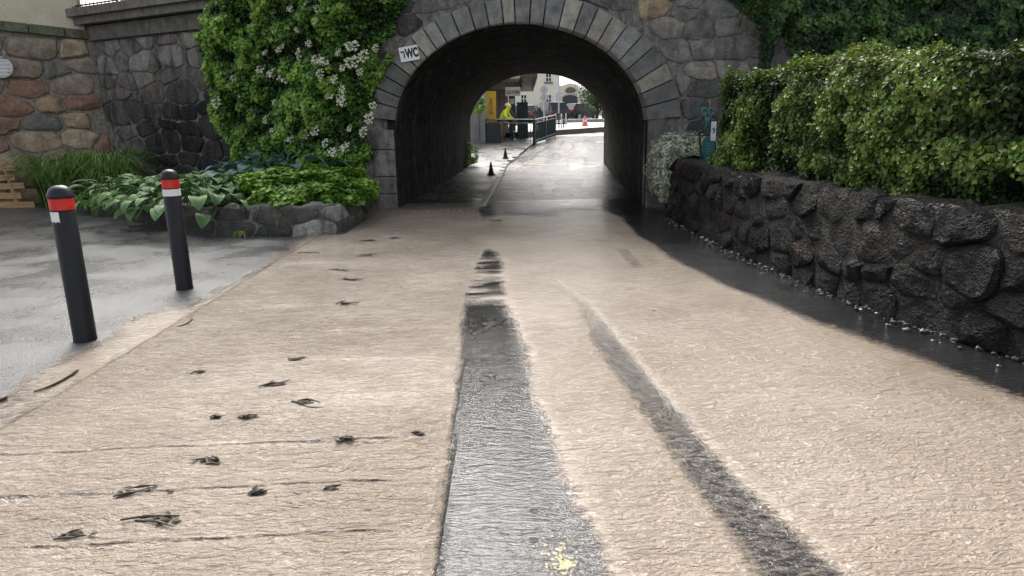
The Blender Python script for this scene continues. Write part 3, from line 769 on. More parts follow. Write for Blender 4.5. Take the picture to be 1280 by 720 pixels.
for k in range(2):
    wd = MB().prism([(.6 + k * 1.7, 4.9), (1.4 + k * 1.7, 4.9), (1.4 + k * 1.7, 6.2), (.6 + k * 1.7, 6.2)], fl, -.028, .01).build("window", m_plain("window_wood", (.25, .2, .15), .5), hs)
    MB().prism([(.68 + k * 1.7, 4.98), (1.32 + k * 1.7, 4.98), (1.32 + k * 1.7, 6.12), (.68 + k * 1.7, 6.12)], fl, .01, .014).build("pane", m_plain("dark_pane2", (.03, .035, .04), .08, .1), wd)
# round vent cover on the rubble wall
pv = AT(0, 85, 14.3)
vu = float(np.dot(pv - fl[0], fl[1])); pv = W3(fl, vu, float(pv[2]), 0)
vent = empty("wall_vent", tuple(W3(fl, vu, float(pv[2]), .12))); tag(vent, "round white slatted vent cover on the brown rubble wall", "vent")
circ = lambda r, n=28: [(vu + r * math.cos(2 * math.pi * k / n), pv[2] + r * math.sin(2 * math.pi * k / n)) for k in range(n)]
M_WH = m_plain("white_plastic", (.72, .72, .70), .4, .06, 12, .05, dirt=(.45, .43, .38))
MB().prism(circ(.205), fl, .02, .155, .012).build("rim", M_WH, vent)
for k in range(5):
    z = pv[2] - .14 + .07 * k; w = math.sqrt(.17 ** 2 - (z - pv[2]) ** 2)
    MB().prism([(vu - w, z - .022), (vu + w, z - .022), (vu + w, z + .022), (vu - w, z + .022)], fl, .155, .175, .006).build("slat", M_WH, vent)
MB().prism([(vu - .12, pv[2] + .155), (vu + .12, pv[2] + .155), (vu + .1, pv[2] + .185), (vu - .1, pv[2] + .185)], fl, .155, .158).build("slot", M_IRON, vent)

# ================================================================== PLANTER ON THE LEFT
PLP = np.array([(-8.6, 13.45), (-7.7, 12.65), (-6.87, 11.94), (-5.7, 10.88), (-4.75, 9.98), (-4.4, 9.76), (-3.5, 9.6), (-2.75, 9.5), (-2.55, 9.62), (-2.42, 10.25), (-2.37, 11.2), (-2.35, 12.05)])
def path_fn(P, height=lambda s: 1.0, batter=0.0):
    P = np.array(P, float); S = np.r_[0, np.cumsum(np.linalg.norm(np.diff(P, axis=0), axis=1))]
    def at(s): return np.stack([np.interp(s, S, P[:, 0]), np.interp(s, S, P[:, 1])], -1)
    def nrm(s):
        d = at(np.minimum(s + .12, S[-1])) - at(np.maximum(s - .12, 0)); d = d / np.linalg.norm(d, axis=-1, keepdims=True)
        return np.stack([d[..., 1], -d[..., 0]], -1)
    def warp(V):
        p, n = at(V[:, 0]), nrm(V[:, 0]); d = (V[:, 2] - batter * V[:, 1])[:, None]
        q = p + n * d; return np.c_[q, V[:, 1]]
    return S[-1], at, nrm, warp
def strip_core(name, mat, parent, S, warp, top, thick, batter=0.0, du=.18, lump=.02, z0=-.1, front=0.0):
    us = np.linspace(0, S, int(S / du) + 1); rows = []
    rg = np.random.default_rng(3)
    for u in us:
        h = top(u) + rg.normal(0, lump)
        rows.append([(u, z0, front), (u, h - .03, front), (u, h, front - .05), (u, h + rg.normal(0, lump), front - thick * .5), (u, h, front - thick), (u, z0, front - thick)])
    V = warp(np.array([p for r in rows for p in r])); n = 6; Fc = []
    for i in range(len(us) - 1):
        for k in range(n - 1): Fc.append((i * n + k, (i + 1) * n + k, (i + 1) * n + k + 1, i * n + k + 1))
    Fc += [tuple(range(n)), tuple((len(us) - 1) * n + k for k in range(n))[::-1]]
    mb = MB(); mb.add(V, Fc); return mb.build(name, mat, parent, smooth_=True)
S_, p_at, p_n, p_warp = path_fn(PLP)
planter = empty("stone_planter", (-4.4, 9.76, 0)); tag(planter, "low mossy stone-walled planter bed filled with hostas and green mounds", "planter")
p_top = lambda u: float(np.interp(u, [0, 3, 5, 6, 12], [.24, .30, .40, .43, .43]))
M_PLST = m_stone("planter_stone", .55, .9, (.02, .022, .014), .55, (.40, .39, .35), .35)
strip_core("wall_core", m_plain("planter_mortar", (.10, .095, .085), .8, .5, 12, .9, dirt=(.05, .06, .025)), planter, S_, p_warp, p_top, .26, front=.008)
UC = float(np.sum(np.linalg.norm(np.diff(PLP[:9], axis=0), axis=1)))
def col_plant(rg, u, v): return (.42, .41, .38) if abs(u - UC) < .32 else pick([(.085, .08, .07), (.12, .113, .1), (.07, .07, .064), (.14, .13, .105), (.075, .082, .052)])(rg, u, v)
stones(planter, M_PLST, None or (np.zeros(3),) * 4, .02, S_ - .02, -.02, .40, .72, .26, .004, .032, 51, col_plant, warp=p_warp,
       keep=lambda u, v: v < p_top(u) - .03, extra=lambda u, v: [(0, 1, p_top(u))])
# pale flaked corner stone
sc_ = 7.98 - .6
soil = MB(); inner = [tuple(p_at(s) - p_n(s) * .2) for s in np.linspace(0, S_, 40)]
poly = [(p[0], p[1], .16 if i < 10 else .33) for i, p in enumerate(inner)] + [(-2.6, 12.2, .4), (-5.6, 13.7, .4), (-8.6, 15.1, .3)]
soil.add(poly + [(-5.0, 11.9, .4)], [(i, (i + 1) % len(poly), len(poly)) for i in range(len(poly))])
soil.build("soil", m_plain("dark_soil", (.035, .028, .02), .9, .4, 10, .8), planter)

# ================================================================== LOW WALL ON THE RIGHT
RWP = [(3.2, 11.25), (2.75, 11.05), (2.53, 10.85), (2.50, 10.3), (2.54, 9.2), (2.58, 8.22), (2.66, 7.2), (2.77, 6.33), (2.92, 5.14), (3.18, 4.27), (3.5, 3.4), (3.95, 2.2), (4.4, 1.0)]
RS, r_at, r_n, r_warp = path_fn(RWP, batter=.1)
lowall = empty("garden_wall", (2.58, 8.22, 0)); tag(lowall, "low wall of wet black rough stones under the clipped hedge", "wall")
r_top = lambda u: .93
M_BLK = m_stone("wet_black_stone", .5, 1.0, (.010, .010, .010), .4, (.16, .152, .14), .25, 26, .16, 1.9)
wcore = strip_core("wall_core", M_BLK, lowall, RS, r_warp, r_top, .5, lump=.018, front=.016); wcore.color = (.030, .0285, .027, 1)
def col_black(rg, u, v):
    c = pick([(.016, .0155, .015), (.022, .0213, .0205), (.03, .0285, .027), (.012, .012, .0128), (.036, .034, .031)], .25)(rg, u, v)
    if rg.uniform() < .06: c = (.032, .018, .016)
    return c
stones(lowall, M_BLK, (np.zeros(3),) * 4, .02, RS, -.04, .91, .37, .23, .004, .06, 61, col_black, warp=r_warp, wvar=.6, rough=.4)
# bank of earth it holds up
bk = [tuple(r_at(s) - r_n(s) * .4) for s in np.linspace(.4, RS, 20)] + [(14, -2), (14, 12.2), (2.9, 12.2)]
mb = MB(); mb.add([(p[0], p[1], .86) for p in bk] + [(8, 7, .88)], [(i, (i + 1) % len(bk), len(bk)) for i in range(len(bk))])
tag(mb.build("bank", m_plain("bank_soil", (.05, .045, .028), .9, .4, 6, .6)), "earth bank level with the low wall's top under the hedge", "bank", kind="structure")
# gravel washed along its foot
mb = MB(); rg = np.random.default_rng(17)
for k in range(420):
    s_ = rg.uniform(1.0, RS - 1.5); p = r_at(s_) + r_n(s_) * abs(rg.normal(.03, .09)); r = rg.uniform(.006, .024) * (1.4 if rg.uniform() < .1 else 1)
    M = np.array([[1, 0, 0], [0, 1, 0], [0, 0, .7]]) * r
    V = [np.array([math.sin(a) * math.cos(b), math.sin(a) * math.sin(b), math.cos(a)]) * rg.uniform(.7, 1.2) @ M + np.array([*p, .012 + r * .3]) for a, b in [(0.01, 0)] + [(1.2, j * 1.2566) for j in range(5)] + [(2.1, j * 1.2566 + .6) for j in range(5)] + [(3.1, 0)]]
    Fc = [(0, 1 + j, 1 + (j + 1) % 5) for j in range(5)] + [(1 + j, 6 + j, 1 + (j + 1) % 5) for j in range(5)] + [(1 + (j + 1) % 5, 6 + j, 6 + (j + 1) % 5) for j in range(5)] + [(6 + j, 11, 6 + (j + 1) % 5) for j in range(5)]
    mb.add(V, Fc)
tag(mb.build("gravel", m_plain("wet_gravel", (.075, .07, .063), .35, .6, 50, .3)), "wet gravel washed along the foot of the black stone wall", "gravel", kind="stuff")

# ================================================================== FOLIAGE
ML_HEDGE = m_leaf("hedge_leaf", .5, .22, .3); ML_IVY = m_leaf("ivy_leaf", .45, .15, .3); ML_HYD = m_leaf("hydrangea_leaf", .4, .28)
ML_SOFT = m_leaf("soft_leaf", .45, .3); ML_SILVER = m_leaf("silver_leaf", .7, .15, .2)

def hedge():
    rg = np.random.default_rng(71)
    root = empty("clipped_hedge", (3.0, 6.5, .86)); tag(root, "long clipped green hedge growing on top of the low black wall", "hedge")
    base = np.array(parent_loc(root))
    HP = [tuple(r_at(s) - r_n(s) * .27) for s in np.linspace(0, RS, 60)]; HP = [p for p in HP if p[1] < 9.25]
    HS, h_at, h_n, h_w = path_fn(HP)
    D = 1.15; top = lambda u: 2.02 + .05 * np.sin(u * 1.3) + .03 * np.sin(u * 3.1 + 1)
    def cloud(n, where):
        if where == 'front': u = rg.uniform(0, HS, n); v = rg.uniform(.84, 2.06, n) ** 1; d = np.zeros(n); nn = np.tile([0, 0, 1.], (n, 1))
        elif where == 'top': u = rg.uniform(0, HS, n); v = top(u); d = -rg.uniform(0, D, n); nn = np.tile([0, 1., 0], (n, 1))
        else: u = np.zeros(n); v = rg.uniform(.84, 2.05, n); d = -rg.uniform(0, D, n); nn = np.tile([-1., 0, 0], (n, 1))
        v = np.minimum(v, top(u))
        # round the shoulder and swell into clumps
        sh = np.clip((v - (top(u) - .16)) / .16, 0, 1); d = d - np.where(where == 'front', .12 * sh ** 2, 0)
        nn = nn + np.c_[np.zeros(n), sh * (where == 'front'), np.zeros(n)]
        lump = fbm(u * 2.1, v * 2.4, d * 2.4, 5, 3) - .5; fine = fbm(u * 7, v * 7, d * 7, 8, 2) - .5
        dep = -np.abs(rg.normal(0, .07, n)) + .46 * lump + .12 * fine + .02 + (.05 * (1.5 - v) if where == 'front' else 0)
        spr = rg.uniform(0, 1, n) < .03; dep = dep + spr * rg.uniform(0, .09, n)
        q = np.c_[u, v, d] + nn / np.linalg.norm(nn, axis=1, keepdims=True) * dep[:, None] * np.array([1, 1, 1])
        uu = np.maximum(q[:, 0], 0); P = h_w(np.c_[uu, q[:, 1], q[:, 2]]); ex = np.minimum(q[:, 0], 0)
        n0 = h_n(uu); tdir = np.stack([-n0[:, 1], n0[:, 0]], -1)
        P[:, :2] += tdir * ex[:, None]
        Nw = np.c_[n0 * nn[:, 2:3] + tdir * nn[:, 0:1], nn[:, 1]]
        Nw = Nw + rg.normal(0, .55, (n, 3)) + np.array([0, 0, .35])
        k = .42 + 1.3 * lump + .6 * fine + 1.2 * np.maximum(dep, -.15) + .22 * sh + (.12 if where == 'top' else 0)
        br = fbm(u * .9 + 3, v * .9, 0, 12, 2)
        return P, Nw, k, br, u
    A = [cloud(46000, 'front'), cloud(26000, 'top'), cloud(7000, 'end')]
    P, N, k, br, u = [np.concatenate([a[i] for a in A]) for i in range(5)]
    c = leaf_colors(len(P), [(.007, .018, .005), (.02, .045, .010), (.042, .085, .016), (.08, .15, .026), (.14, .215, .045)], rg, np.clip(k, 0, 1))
    brn = smooth(.55, .7, br)[:, None] * .35
    c = c * (1 - brn) + brn * np.array([.085, .085, .03]) * rg.uniform(.4, 1.2, (len(P), 1))
    c[:, 0] *= rg.uniform(.8, 1.3, len(P))
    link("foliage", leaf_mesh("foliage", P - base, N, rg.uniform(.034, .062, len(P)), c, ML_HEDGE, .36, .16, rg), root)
    # woody inside
    us = np.linspace(.12, HS, 50); V = []; Fc = []
    for u_ in us:
        o = .03 * math.sin(u_ * 7)
        for v, d in ((.84, -.16 + o), (1.75, -.2 - o), (1.88, -.35), (1.88, -.8), (1.7, -1.0), (.84, -1.05)): V.append((u_, v, d))
    V = h_w(np.array(V)); n = 6
    for i in range(len(us) - 1):
        for k_ in range(n - 1): Fc.append((i * n + k_, (i + 1) * n + k_, (i + 1) * n + k_ + 1, i * n + k_ + 1))
    Fc += [tuple(range(n)), tuple((len(us) - 1) * n + k_ for k_ in range(n))[::-1]]
    mb = MB(); mb.add(V, Fc); mb.build("twigs", m_plain("hedge_twigs", (.022, .024, .012), .9, .5, 20, .8), root, smooth_=True)
hedge()

def ivy():
    rg = np.random.default_rng(72); root = empty("ivy", (6.5, YN, 2.4)); tag(root, "dark green ivy hanging down the bridge wall above the hedge", "ivy")
    base = np.array(parent_loc(root)); n = 44000
    u = rg.uniform(3.5, 11.5, n); v = rg.uniform(1.2, 4.75, n)
    lo = np.interp(u, [3.5, 3.62, 3.8, 4.05, 4.2, 4.27, 4.4, 4.5, 4.62, 4.8, 4.95, 5.3, 5.6], [4.2, 3.55, 3.33, 3.15, 2.95, 2.35, 2.25, 2.75, 2.85, 2.55, 2.35, 2.2, 1.2])
    ed = v - lo + .28 * (fbm(u * 4, v * 4, 0, 3, 3) - .5); keep = ed > 0
    u, v, ed = u[keep], v[keep], ed[keep]; n = len(u)
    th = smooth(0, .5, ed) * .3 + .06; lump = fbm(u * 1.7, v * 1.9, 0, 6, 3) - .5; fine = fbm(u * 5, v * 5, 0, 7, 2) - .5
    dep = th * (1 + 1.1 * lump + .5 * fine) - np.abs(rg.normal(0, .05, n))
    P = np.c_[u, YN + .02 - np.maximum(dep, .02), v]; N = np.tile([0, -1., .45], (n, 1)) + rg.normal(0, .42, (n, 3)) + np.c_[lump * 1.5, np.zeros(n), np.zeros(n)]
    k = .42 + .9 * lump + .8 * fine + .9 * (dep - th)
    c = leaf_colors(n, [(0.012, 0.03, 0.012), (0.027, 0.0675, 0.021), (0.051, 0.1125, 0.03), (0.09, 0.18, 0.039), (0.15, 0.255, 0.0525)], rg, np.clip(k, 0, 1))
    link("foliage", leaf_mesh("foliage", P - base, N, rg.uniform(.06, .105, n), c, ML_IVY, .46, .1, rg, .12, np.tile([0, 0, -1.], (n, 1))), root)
    for k_ in range(9):
        u0 = 3.9 + k_ * .8; pts = [(u0 + .12 * math.sin(z * 2 + k_), YN - .03, z) for z in np.linspace(3.0 if u0 < 5 else 1.0, 4.6, 8)]
        MB().tube(pts, [.012] * 8, 5).build("stem", M_BARK, root, smooth_=True)
M_BARK = m_plain("bark", (.06, .045, .03), .85, .35, 20, .7)
ivy()

def hydrangea():
    rg = np.random.default_rng(73); root = empty("climbing_hydrangea", (-3.4, 12.3, .35))
    tag(root, "climbing hydrangea with white flower clusters covering the wall beside the tunnel", "climber"); base = np.array(parent_loc(root))
    u_of = lambda dx: Lw + dx
    def surf(u, v, d):
        a = W3b(np.minimum(u, Lw), v, d); a[:, 0] += np.maximum(u - Lw, 0); return a
    def W3b(u, v, d): return fr[0][None] + u[:, None] * fr[1] + v[:, None] * fr[2] + d[:, None] * fr[3]
    n = 62000
    u = rg.uniform(Lw - 4.2, Lw + 1.15, n); v = rg.uniform(.3, 4.5, n)
    lo = np.interp(v, [.3, .8, 1.2, 1.8, 2.6, 3.4, 3.8, 4.5], [Lw - 2.6, Lw - 2.9, Lw - 3.15, Lw - 3.45, Lw - 3.5, Lw - 3.55, Lw - 3.2, Lw - 2.6])
    hi = np.interp(v, [.3, .8, 1.3, 1.8, 2.3, 2.8, 3.1, 3.5, 4.5], [Lw + .05, Lw + .15, Lw + .2, Lw + .3, Lw + .5, Lw + .6, Lw + .85, Lw + .9, Lw + .6])
    e = np.minimum(u - lo, hi - u) + .55 * (fbm(u * 2.6, v * 2.6, 0, 4, 3) - .5)
    kp = e > 0; u, v, e = u[kp], v[kp], e[kp]; n = len(u)
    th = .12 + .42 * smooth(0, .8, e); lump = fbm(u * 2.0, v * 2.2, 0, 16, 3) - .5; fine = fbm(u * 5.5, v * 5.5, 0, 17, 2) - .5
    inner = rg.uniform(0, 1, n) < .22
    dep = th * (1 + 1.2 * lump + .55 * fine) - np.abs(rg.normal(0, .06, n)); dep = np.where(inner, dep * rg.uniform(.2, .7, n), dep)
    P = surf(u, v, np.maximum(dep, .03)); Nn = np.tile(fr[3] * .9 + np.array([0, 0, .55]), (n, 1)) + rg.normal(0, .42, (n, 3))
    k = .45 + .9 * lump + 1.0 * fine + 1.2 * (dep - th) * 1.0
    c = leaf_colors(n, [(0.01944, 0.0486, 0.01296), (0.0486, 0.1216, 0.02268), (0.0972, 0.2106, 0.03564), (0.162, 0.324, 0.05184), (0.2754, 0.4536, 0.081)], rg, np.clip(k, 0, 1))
    c[:, 0] *= 1.04
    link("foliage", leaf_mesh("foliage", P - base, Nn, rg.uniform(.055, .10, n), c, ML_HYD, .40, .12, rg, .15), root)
    # stems on the wall
    for s_ in (-2.4, -1.7, -.9, -.2):
        pts = [surf(np.array([Lw + s_ + .3 * math.sin(z * 1.3 + s_)]), np.array([z]), np.array([.09]))[0] for z in np.linspace(.2, 4.0, 9)]
        MB().tube(pts, list(np.linspace(.03, .01, 9)), 6).build("stem", M_BARK, root, smooth_=True)
    # flower heads: a flat cluster ringed with white florets
    M_PET = m_plain("white_petal", (.66, .65, .50), .6, .08, 30, .05); M_CEN = m_plain("cream_florets", (.50, .50, .30), .7, .2, 60, .2)
    variants = []
    for q in range(4):
        r2 = np.random.default_rng(80 + q); mb = MB(); mats = []
        for j in range(30):
            a = r2.uniform(0, 6.28); r = .11 * math.sqrt(r2.uniform(.05, 1)); c0 = np.array([r * math.cos(a), r * math.sin(a), .035 * (1 - (r / .11) ** 2) + r2.normal(0, .012)])
            tl = r2.normal(0, .3, 2); s_ = r2.uniform(.013, .024)
            for w in range(4):
                b = a + w * 1.5708 + .3
                d1 = np.array([math.cos(b), math.sin(b), 0]); d2 = np.array([-math.sin(b), math.cos(b), 0])
                pts = [c0, c0 + d1 * s_ * .6 + d2 * s_ * .45, c0 + d1 * s_ * 1.15, c0 + d1 * s_ * .6 - d2 * s_ * .45]
                pts = [p + np.array([0, 0, (p - c0)[:2] @ tl]) for p in pts]
                mb.add(pts, [(0, 1, 2, 3)])
        npet = len(mb.f)
        for j in range(36):
            a = r2.uniform(0, 6.28); r = .085 * math.sqrt(r2.uniform(0, 1)); c0 = np.array([r * math.cos(a), r * math.sin(a), .02 + r2.normal(0, .008)]); s_ = .007
            mb.add([c0 + np.array(p) * s_ for p in ((1, 0, 0), (0, 1, 0), (-1, 0, 0), (0, -1, 0), (0, 0, 1.3))], [(0, 1, 4), (1, 2, 4), (2, 3, 4), (3, 0, 4)])
        me = mesh_np("flower_head", np.array(mb.v), mb.f, [M_PET, M_CEN], False)
        me.polygons.foreach_set("material_index", [0 if i < npet else 1 for i in range(len(mb.f))]); variants.append(me)
    spots = [(385, 6), (362, 12), (400, 14), (345, 35), (372, 40), (330, 68), (352, 62), (372, 65), (395, 72), (425, 66), (440, 58), (455, 70), (300, 80), (340, 92), (372, 86), (400, 92), (430, 85), (415, 100), (450, 90),
             (290, 98), (378, 110), (365, 140), (345, 128), (300, 116), (410, 118), (425, 128), (335, 148), (385, 140), (340, 165), (362, 176), (395, 166), (410, 180), (345, 188), (430, 188), (462, 148), (455, 165),
             (440, 158), (415, 192), (375, 180), (270, 130), (325, 85), (428, 112), (466, 132), (318, 100), (404, 78), (385, 55), (440, 78), (358, 100), (310, 60), (395, 192), (378, 168), (470, 60)]
    for i, (x, y) in enumerate(spots):
        d = ray(x + rg.uniform(-3, 3), y + rg.uniform(-3, 3)); O = fr[0] + fr[3] * rg.uniform(.42, .6)
        t_ = ((O - np.array([0, 0, CAM_H])) @ fr[3]) / (d @ fr[3]); p = np.array([0, 0, CAM_H]) + d * t_
        if p[0] > -2.6:                       # past the corner the foliage lies on the bridge wall
            p = AT(x, y, YN - .42)
        o = link("flower_head", variants[i % 4], root, tuple(p - base)); nn = Vector(fr[3]) * .9 + Vector((0, 0, .55)) + Vector(rg.normal(0, .25, 3))
        o.rotation_euler = nn.to_track_quat('Z', 'Y').to_euler(); s_ = rg.uniform(.6, 1.1); o.scale = (s_, s_, s_)
hydrangea()

# --------------------------------------------------------------- broad-leaved plants
def blade_mesh(name, mat, L=.24, W=.085, pet=.22, curl=1.1, fold=.25, heart=.6, nt=8):
    V, Fc, ac = [], [], []
    # petiole as a narrow ribbon, then the blade, following an arc that bends over
    ang, p = rad(70), np.array([0.0, 0, 0]); rows = []
    for i in range(4):
        rows.append((p.copy(), ang, .006)); p = p + np.array([0, math.cos(ang), math.sin(ang)]) * pet / 3; ang -= .12
    for i in range(nt + 1):
        t_ = i / nt; w = W * (math.sin(math.pi * min(1, t_ ** heart * .97 + .03)) ** .8) + .002
        rows.append((p.copy(), ang, w)); p = p + np.array([0, math.cos(ang), math.sin(ang)]) * L / nt; ang -= curl / nt
    for (q, a, w) in rows:
        up = np.array([0, -math.sin(a), math.cos(a)])
        for k in (-1, -.5, 0, .5, 1):
            V.append(q + np.array([k * w, 0, 0]) + up * (abs(k) * w * fold)); ac.append(k)
    for i in range(len(rows) - 1):
        for k in range(4): Fc.append((i * 5 + k, i * 5 + k + 1, (i + 1) * 5 + k + 1, (i + 1) * 5 + k))
    me = mesh_np(name, np.array(V), Fc, mat); at = me.attributes.new("across", 'FLOAT', 'POINT'); at.data.foreach_set("value", np.array(ac, np.float32)); return me
def rosette(name, label, cat, loc, variants, n, seed, spread=.16, scale=(.8, 1.2), squash=1.0, lean=(0, 0), rings=3):
    rg = np.random.default_rng(seed); root = empty(name, loc); tag(root, label, cat)
    for i in range(n):
        f = (i + .5) / n; r = spread * math.sqrt(f); a = i * 2.39996 + rg.normal(0, .25)
        o = link("leaf", variants[int(rg.integers(len(variants)))], root, (r * math.cos(a) * squash, r * math.sin(a), 0))
        tilt = -rad(4 + 66 * f ** 1.3) + rg.normal(0, .12); s_ = rg.uniform(*scale) * (.75 + .35 * f)
        o.rotation_euler = (tilt * .75, rg.normal(0, .15), a - math.pi / 2); o.scale = (s_, s_, s_)
    return root
M_HOS = m_bigleaf("hosta_leaf", (.085, .18, .05), (.13, .24, .07)); M_BLU = m_bigleaf("blue_hosta_leaf", (.085, .17, .14), (.11, .2, .165), .4)
M_VAR = m_bigleaf("variegated_leaf", (.10, .21, .05), (.62, .66, .48)); M_FER = m_bigleaf("glossy_leaf", (.05, .12, .022), (.06, .14, .03), .25)
M_SMALL = m_bigleaf("young_leaf", (.12, .24, .04), (.13, .26, .05))
hv = [blade_mesh("hosta_leaf", M_HOS, .28 * s_, .10 * s_, .52, c_, .22) for s_, c_ in ((1, 1.3), (.9, 1.0), (1.1, 1.6))]
rosette("hosta", "large bright green hosta spilling over the planter wall behind a bollard", "hosta", (-4.85, 10.75, .32), hv, 270, 91, .66, (.7, 1.05))
rosette("hosta", "smaller green hosta clump beside the white-edged plant in the planter", "hosta", (-5.75, 11.5, .28), hv, 110, 92, .4, (.65, .95))
bv = [blade_mesh("blue_leaf", M_BLU, .32 * s_, .13 * s_, .62, c_, .28) for s_, c_ in ((1, 1.2), (.9, .9), (1.1, 1.5))]
rosette("blue_hosta", "blue-green hosta with broad cupped leaves under the climbing hydrangea", "hosta", (-4.0, 11.75, .48), bv, 90, 93, .36, (.75, 1.0), 1.1)
vv = [blade_mesh("variegated_leaf", M_VAR, .22 * s_, .042 * s_, .36, c_, .3, .8) for s_, c_ in ((1, 1.5), (1.15, 1.2))]
rosette("variegated_hosta", "narrow-leaved hosta with white leaf edges in the planter", "hosta", (-6.8, 12.3, .26), vv, 90, 94, .42, (.9, 1.25))
fv = [blade_mesh("glossy_leaf", M_FER, .24 * s_, .03 * s_, .08, c_, .35, .8) for s_, c_ in ((1, 1.3), (1.2, 1.0))]
for i, (x, y) in enumerate([(-3.98, 10.02), (-3.62, 10.0), (-4.25, 10.15), (-3.3, 9.98)]):
    rosette("fern_clump", "dark glossy strap-leaved clump at the planter's front edge", "plant", (x, y, .36), fv, 34, 95 + i, .14, (.8, 1.2))["group"] = "glossy clumps along the planter front"
yv = [blade_mesh("young_leaf", M_SMALL, .18 * s_, .05 * s_, .14, 1.2, .25, .7) for s_ in (1, 1.2)]
rosette("leafy_plant", "low pale green leafy plant between the grass clump and white-edged hosta", "plant", (-7.15, 12.75, .2), yv, 60, 101, .35, (.9, 1.3), 1.5)
pw = G(1262, 440); wv = [blade_mesh("weed_leaf", M_SMALL, .10, .018, .03, .9, .25, .9)]
rosette("weed", "small green weed sprouting at the foot of the black wall", "weed", (float(pw[0]) - .02, float(pw[1]), .005), wv, 11, 102, .015, (.8, 1.2))

def grass_clump(loc, n, seed, H, R):
    rg = np.random.default_rng(seed); mb = MB()
    cols = []
    for i in range(n):
        a = rg.uniform(0, 6.28); r0 = .28 * math.sqrt(rg.uniform()); h = H * rg.uniform(.6, 1.15); out = R * rg.uniform(.4, 1.1); w = rg.uniform(.010, .018)
        p0 = np.array([loc[0] + r0 * math.cos(a) * 1.7, loc[1] + r0 * math.sin(a), loc[2] - .03]); d = np.array([math.cos(a), math.sin(a), 0]); sd = np.array([-math.sin(a), math.cos(a), 0])
        pts = []
        for t_ in np.linspace(0, 1, 8): pts.append(p0 + d * out * t_ ** 1.6 + np.array([0, 0, h * (1.9 * t_ - 1.25 * t_ ** 2.4)]))
        V = []
        for j, p in enumerate(pts):
            ww = w * (1 - (j / 7.0) ** 2.2) + .001; V += [p - sd * ww, p + np.array([0, 0, -.004]), p + sd * ww]
        Fc = []
        for j in range(7):
            for k in range(2): Fc.append((j * 3 + k, j * 3 + k + 1, j * 3 + 4 + k, j * 3 + 3 + k))
        mb.add(V, Fc); cols.append(leaf_colors(1, [(.075, .16, .03), (.14, .26, .06), (.25, .36, .12)], rg)[0])
    root = empty("daylily_clump", loc)
    o = mb.build("foliage", ML_SOFT, root, smooth_=True); ca = o.data.attributes.new("leafcol", 'FLOAT_COLOR', 'POINT')
    ca.data.foreach_set("color", np.repeat(np.c_[np.array(cols), np.ones(n)], 24, axis=0).reshape(-1).astype(np.float32)); return root
tag(grass_clump((-8.95, 13.75, 0.02), 330, 111, 1.2, .8), "clump of long arching grass-like leaves beside the pallet wood", "plant", "arching leaf clumps at the wall")
tag(grass_clump((-7.95, 13.55, 0.1), 330, 112, 1.2, .8), "clump of long arching grass-like leaves at the planter's end", "plant", "arching leaf clumps at the wall")

def mound(name, label, c, r, n, size, pal, mat, seed, width=.45, zmin=.0, up=.6, lumps=1.0):
    rg = np.random.default_rng(seed); root = empty(name, c); tag(root, label, "plant")
    d = rg.normal(0, 1, (n, 3)); d[:, 2] = np.abs(d[:, 2]) if zmin >= 0 else d[:, 2]; d /= np.linalg.norm(d, axis=1, keepdims=True)
    lp = fbm(d[:, 0] * 3 * lumps + 5, d[:, 1] * 3 * lumps, d[:, 2] * 3 * lumps, seed, 3) - .5; fi = fbm(d[:, 0] * 9, d[:, 1] * 9, d[:, 2] * 9, seed + 1, 2) - .5
    q = 1 + .45 * lp + .15 * fi - np.abs(rg.normal(0, .07, n)); sq = np.abs(d) ** .75 * np.sign(d)
    P = sq * np.array(r) * q[:, None]; N = d / np.array(r) * .35 + np.array([0, 0, up]) + rg.normal(0, .3, (n, 3))
    k = .5 + .9 * lp + .7 * fi + 1.5 * (q - 1) * .5
    link("foliage", leaf_mesh("foliage", P, N, rg.uniform(.7, 1.25, n) * size, leaf_colors(n, pal, rg, np.clip(k, 0, 1)), mat, width, .08, rg, .1), root); return root
GP = [(.035, .085, .012), (.105, .22, .026), (.18, .33, .045), (.26, .42, .08)]
mound("geranium_mound", "wide bright green mound of small lobed leaves spilling over the planter", (-3.2, 10.75, .36), (1.0, 1.05, .52), 15000, .075, GP, ML_SOFT, 121, .5)
mound("leafy_mound", "small bright green leafy patch under the arching grass clumps", (-7.55, 13.0, .1), (.55, .45, .33), 3500, .06, GP, ML_SOFT, 122, .45)
SP = [(.16, .18, .13), (.32, .36, .27), (.5, .53, .42), (.58, .57, .38)]
mound("silver_plant", "silvery white-leaved cushion plant spilling over the wall end by the tunnel", (2.85, 11.42, .74), (.54, .36, .56), 19000, .036, SP, ML_SILVER, 123, .3, -1, .3, 1.3)
for i, (x, y) in enumerate([(152, 268), (190, 278), (300, 296)]):
    p = G(x, y); r_ = mound("weed_tuft", "small pale weed tuft growing at the foot of the planter wall", (float(p[0]), float(p[1]), .0), (.11, .07, .09), 260, .03, [(.06, .10, .02), (.14, .20, .05), (.25, .28, .1)], ML_SOFT, 130 + i); r_["group"] = "weeds at the planter foot"

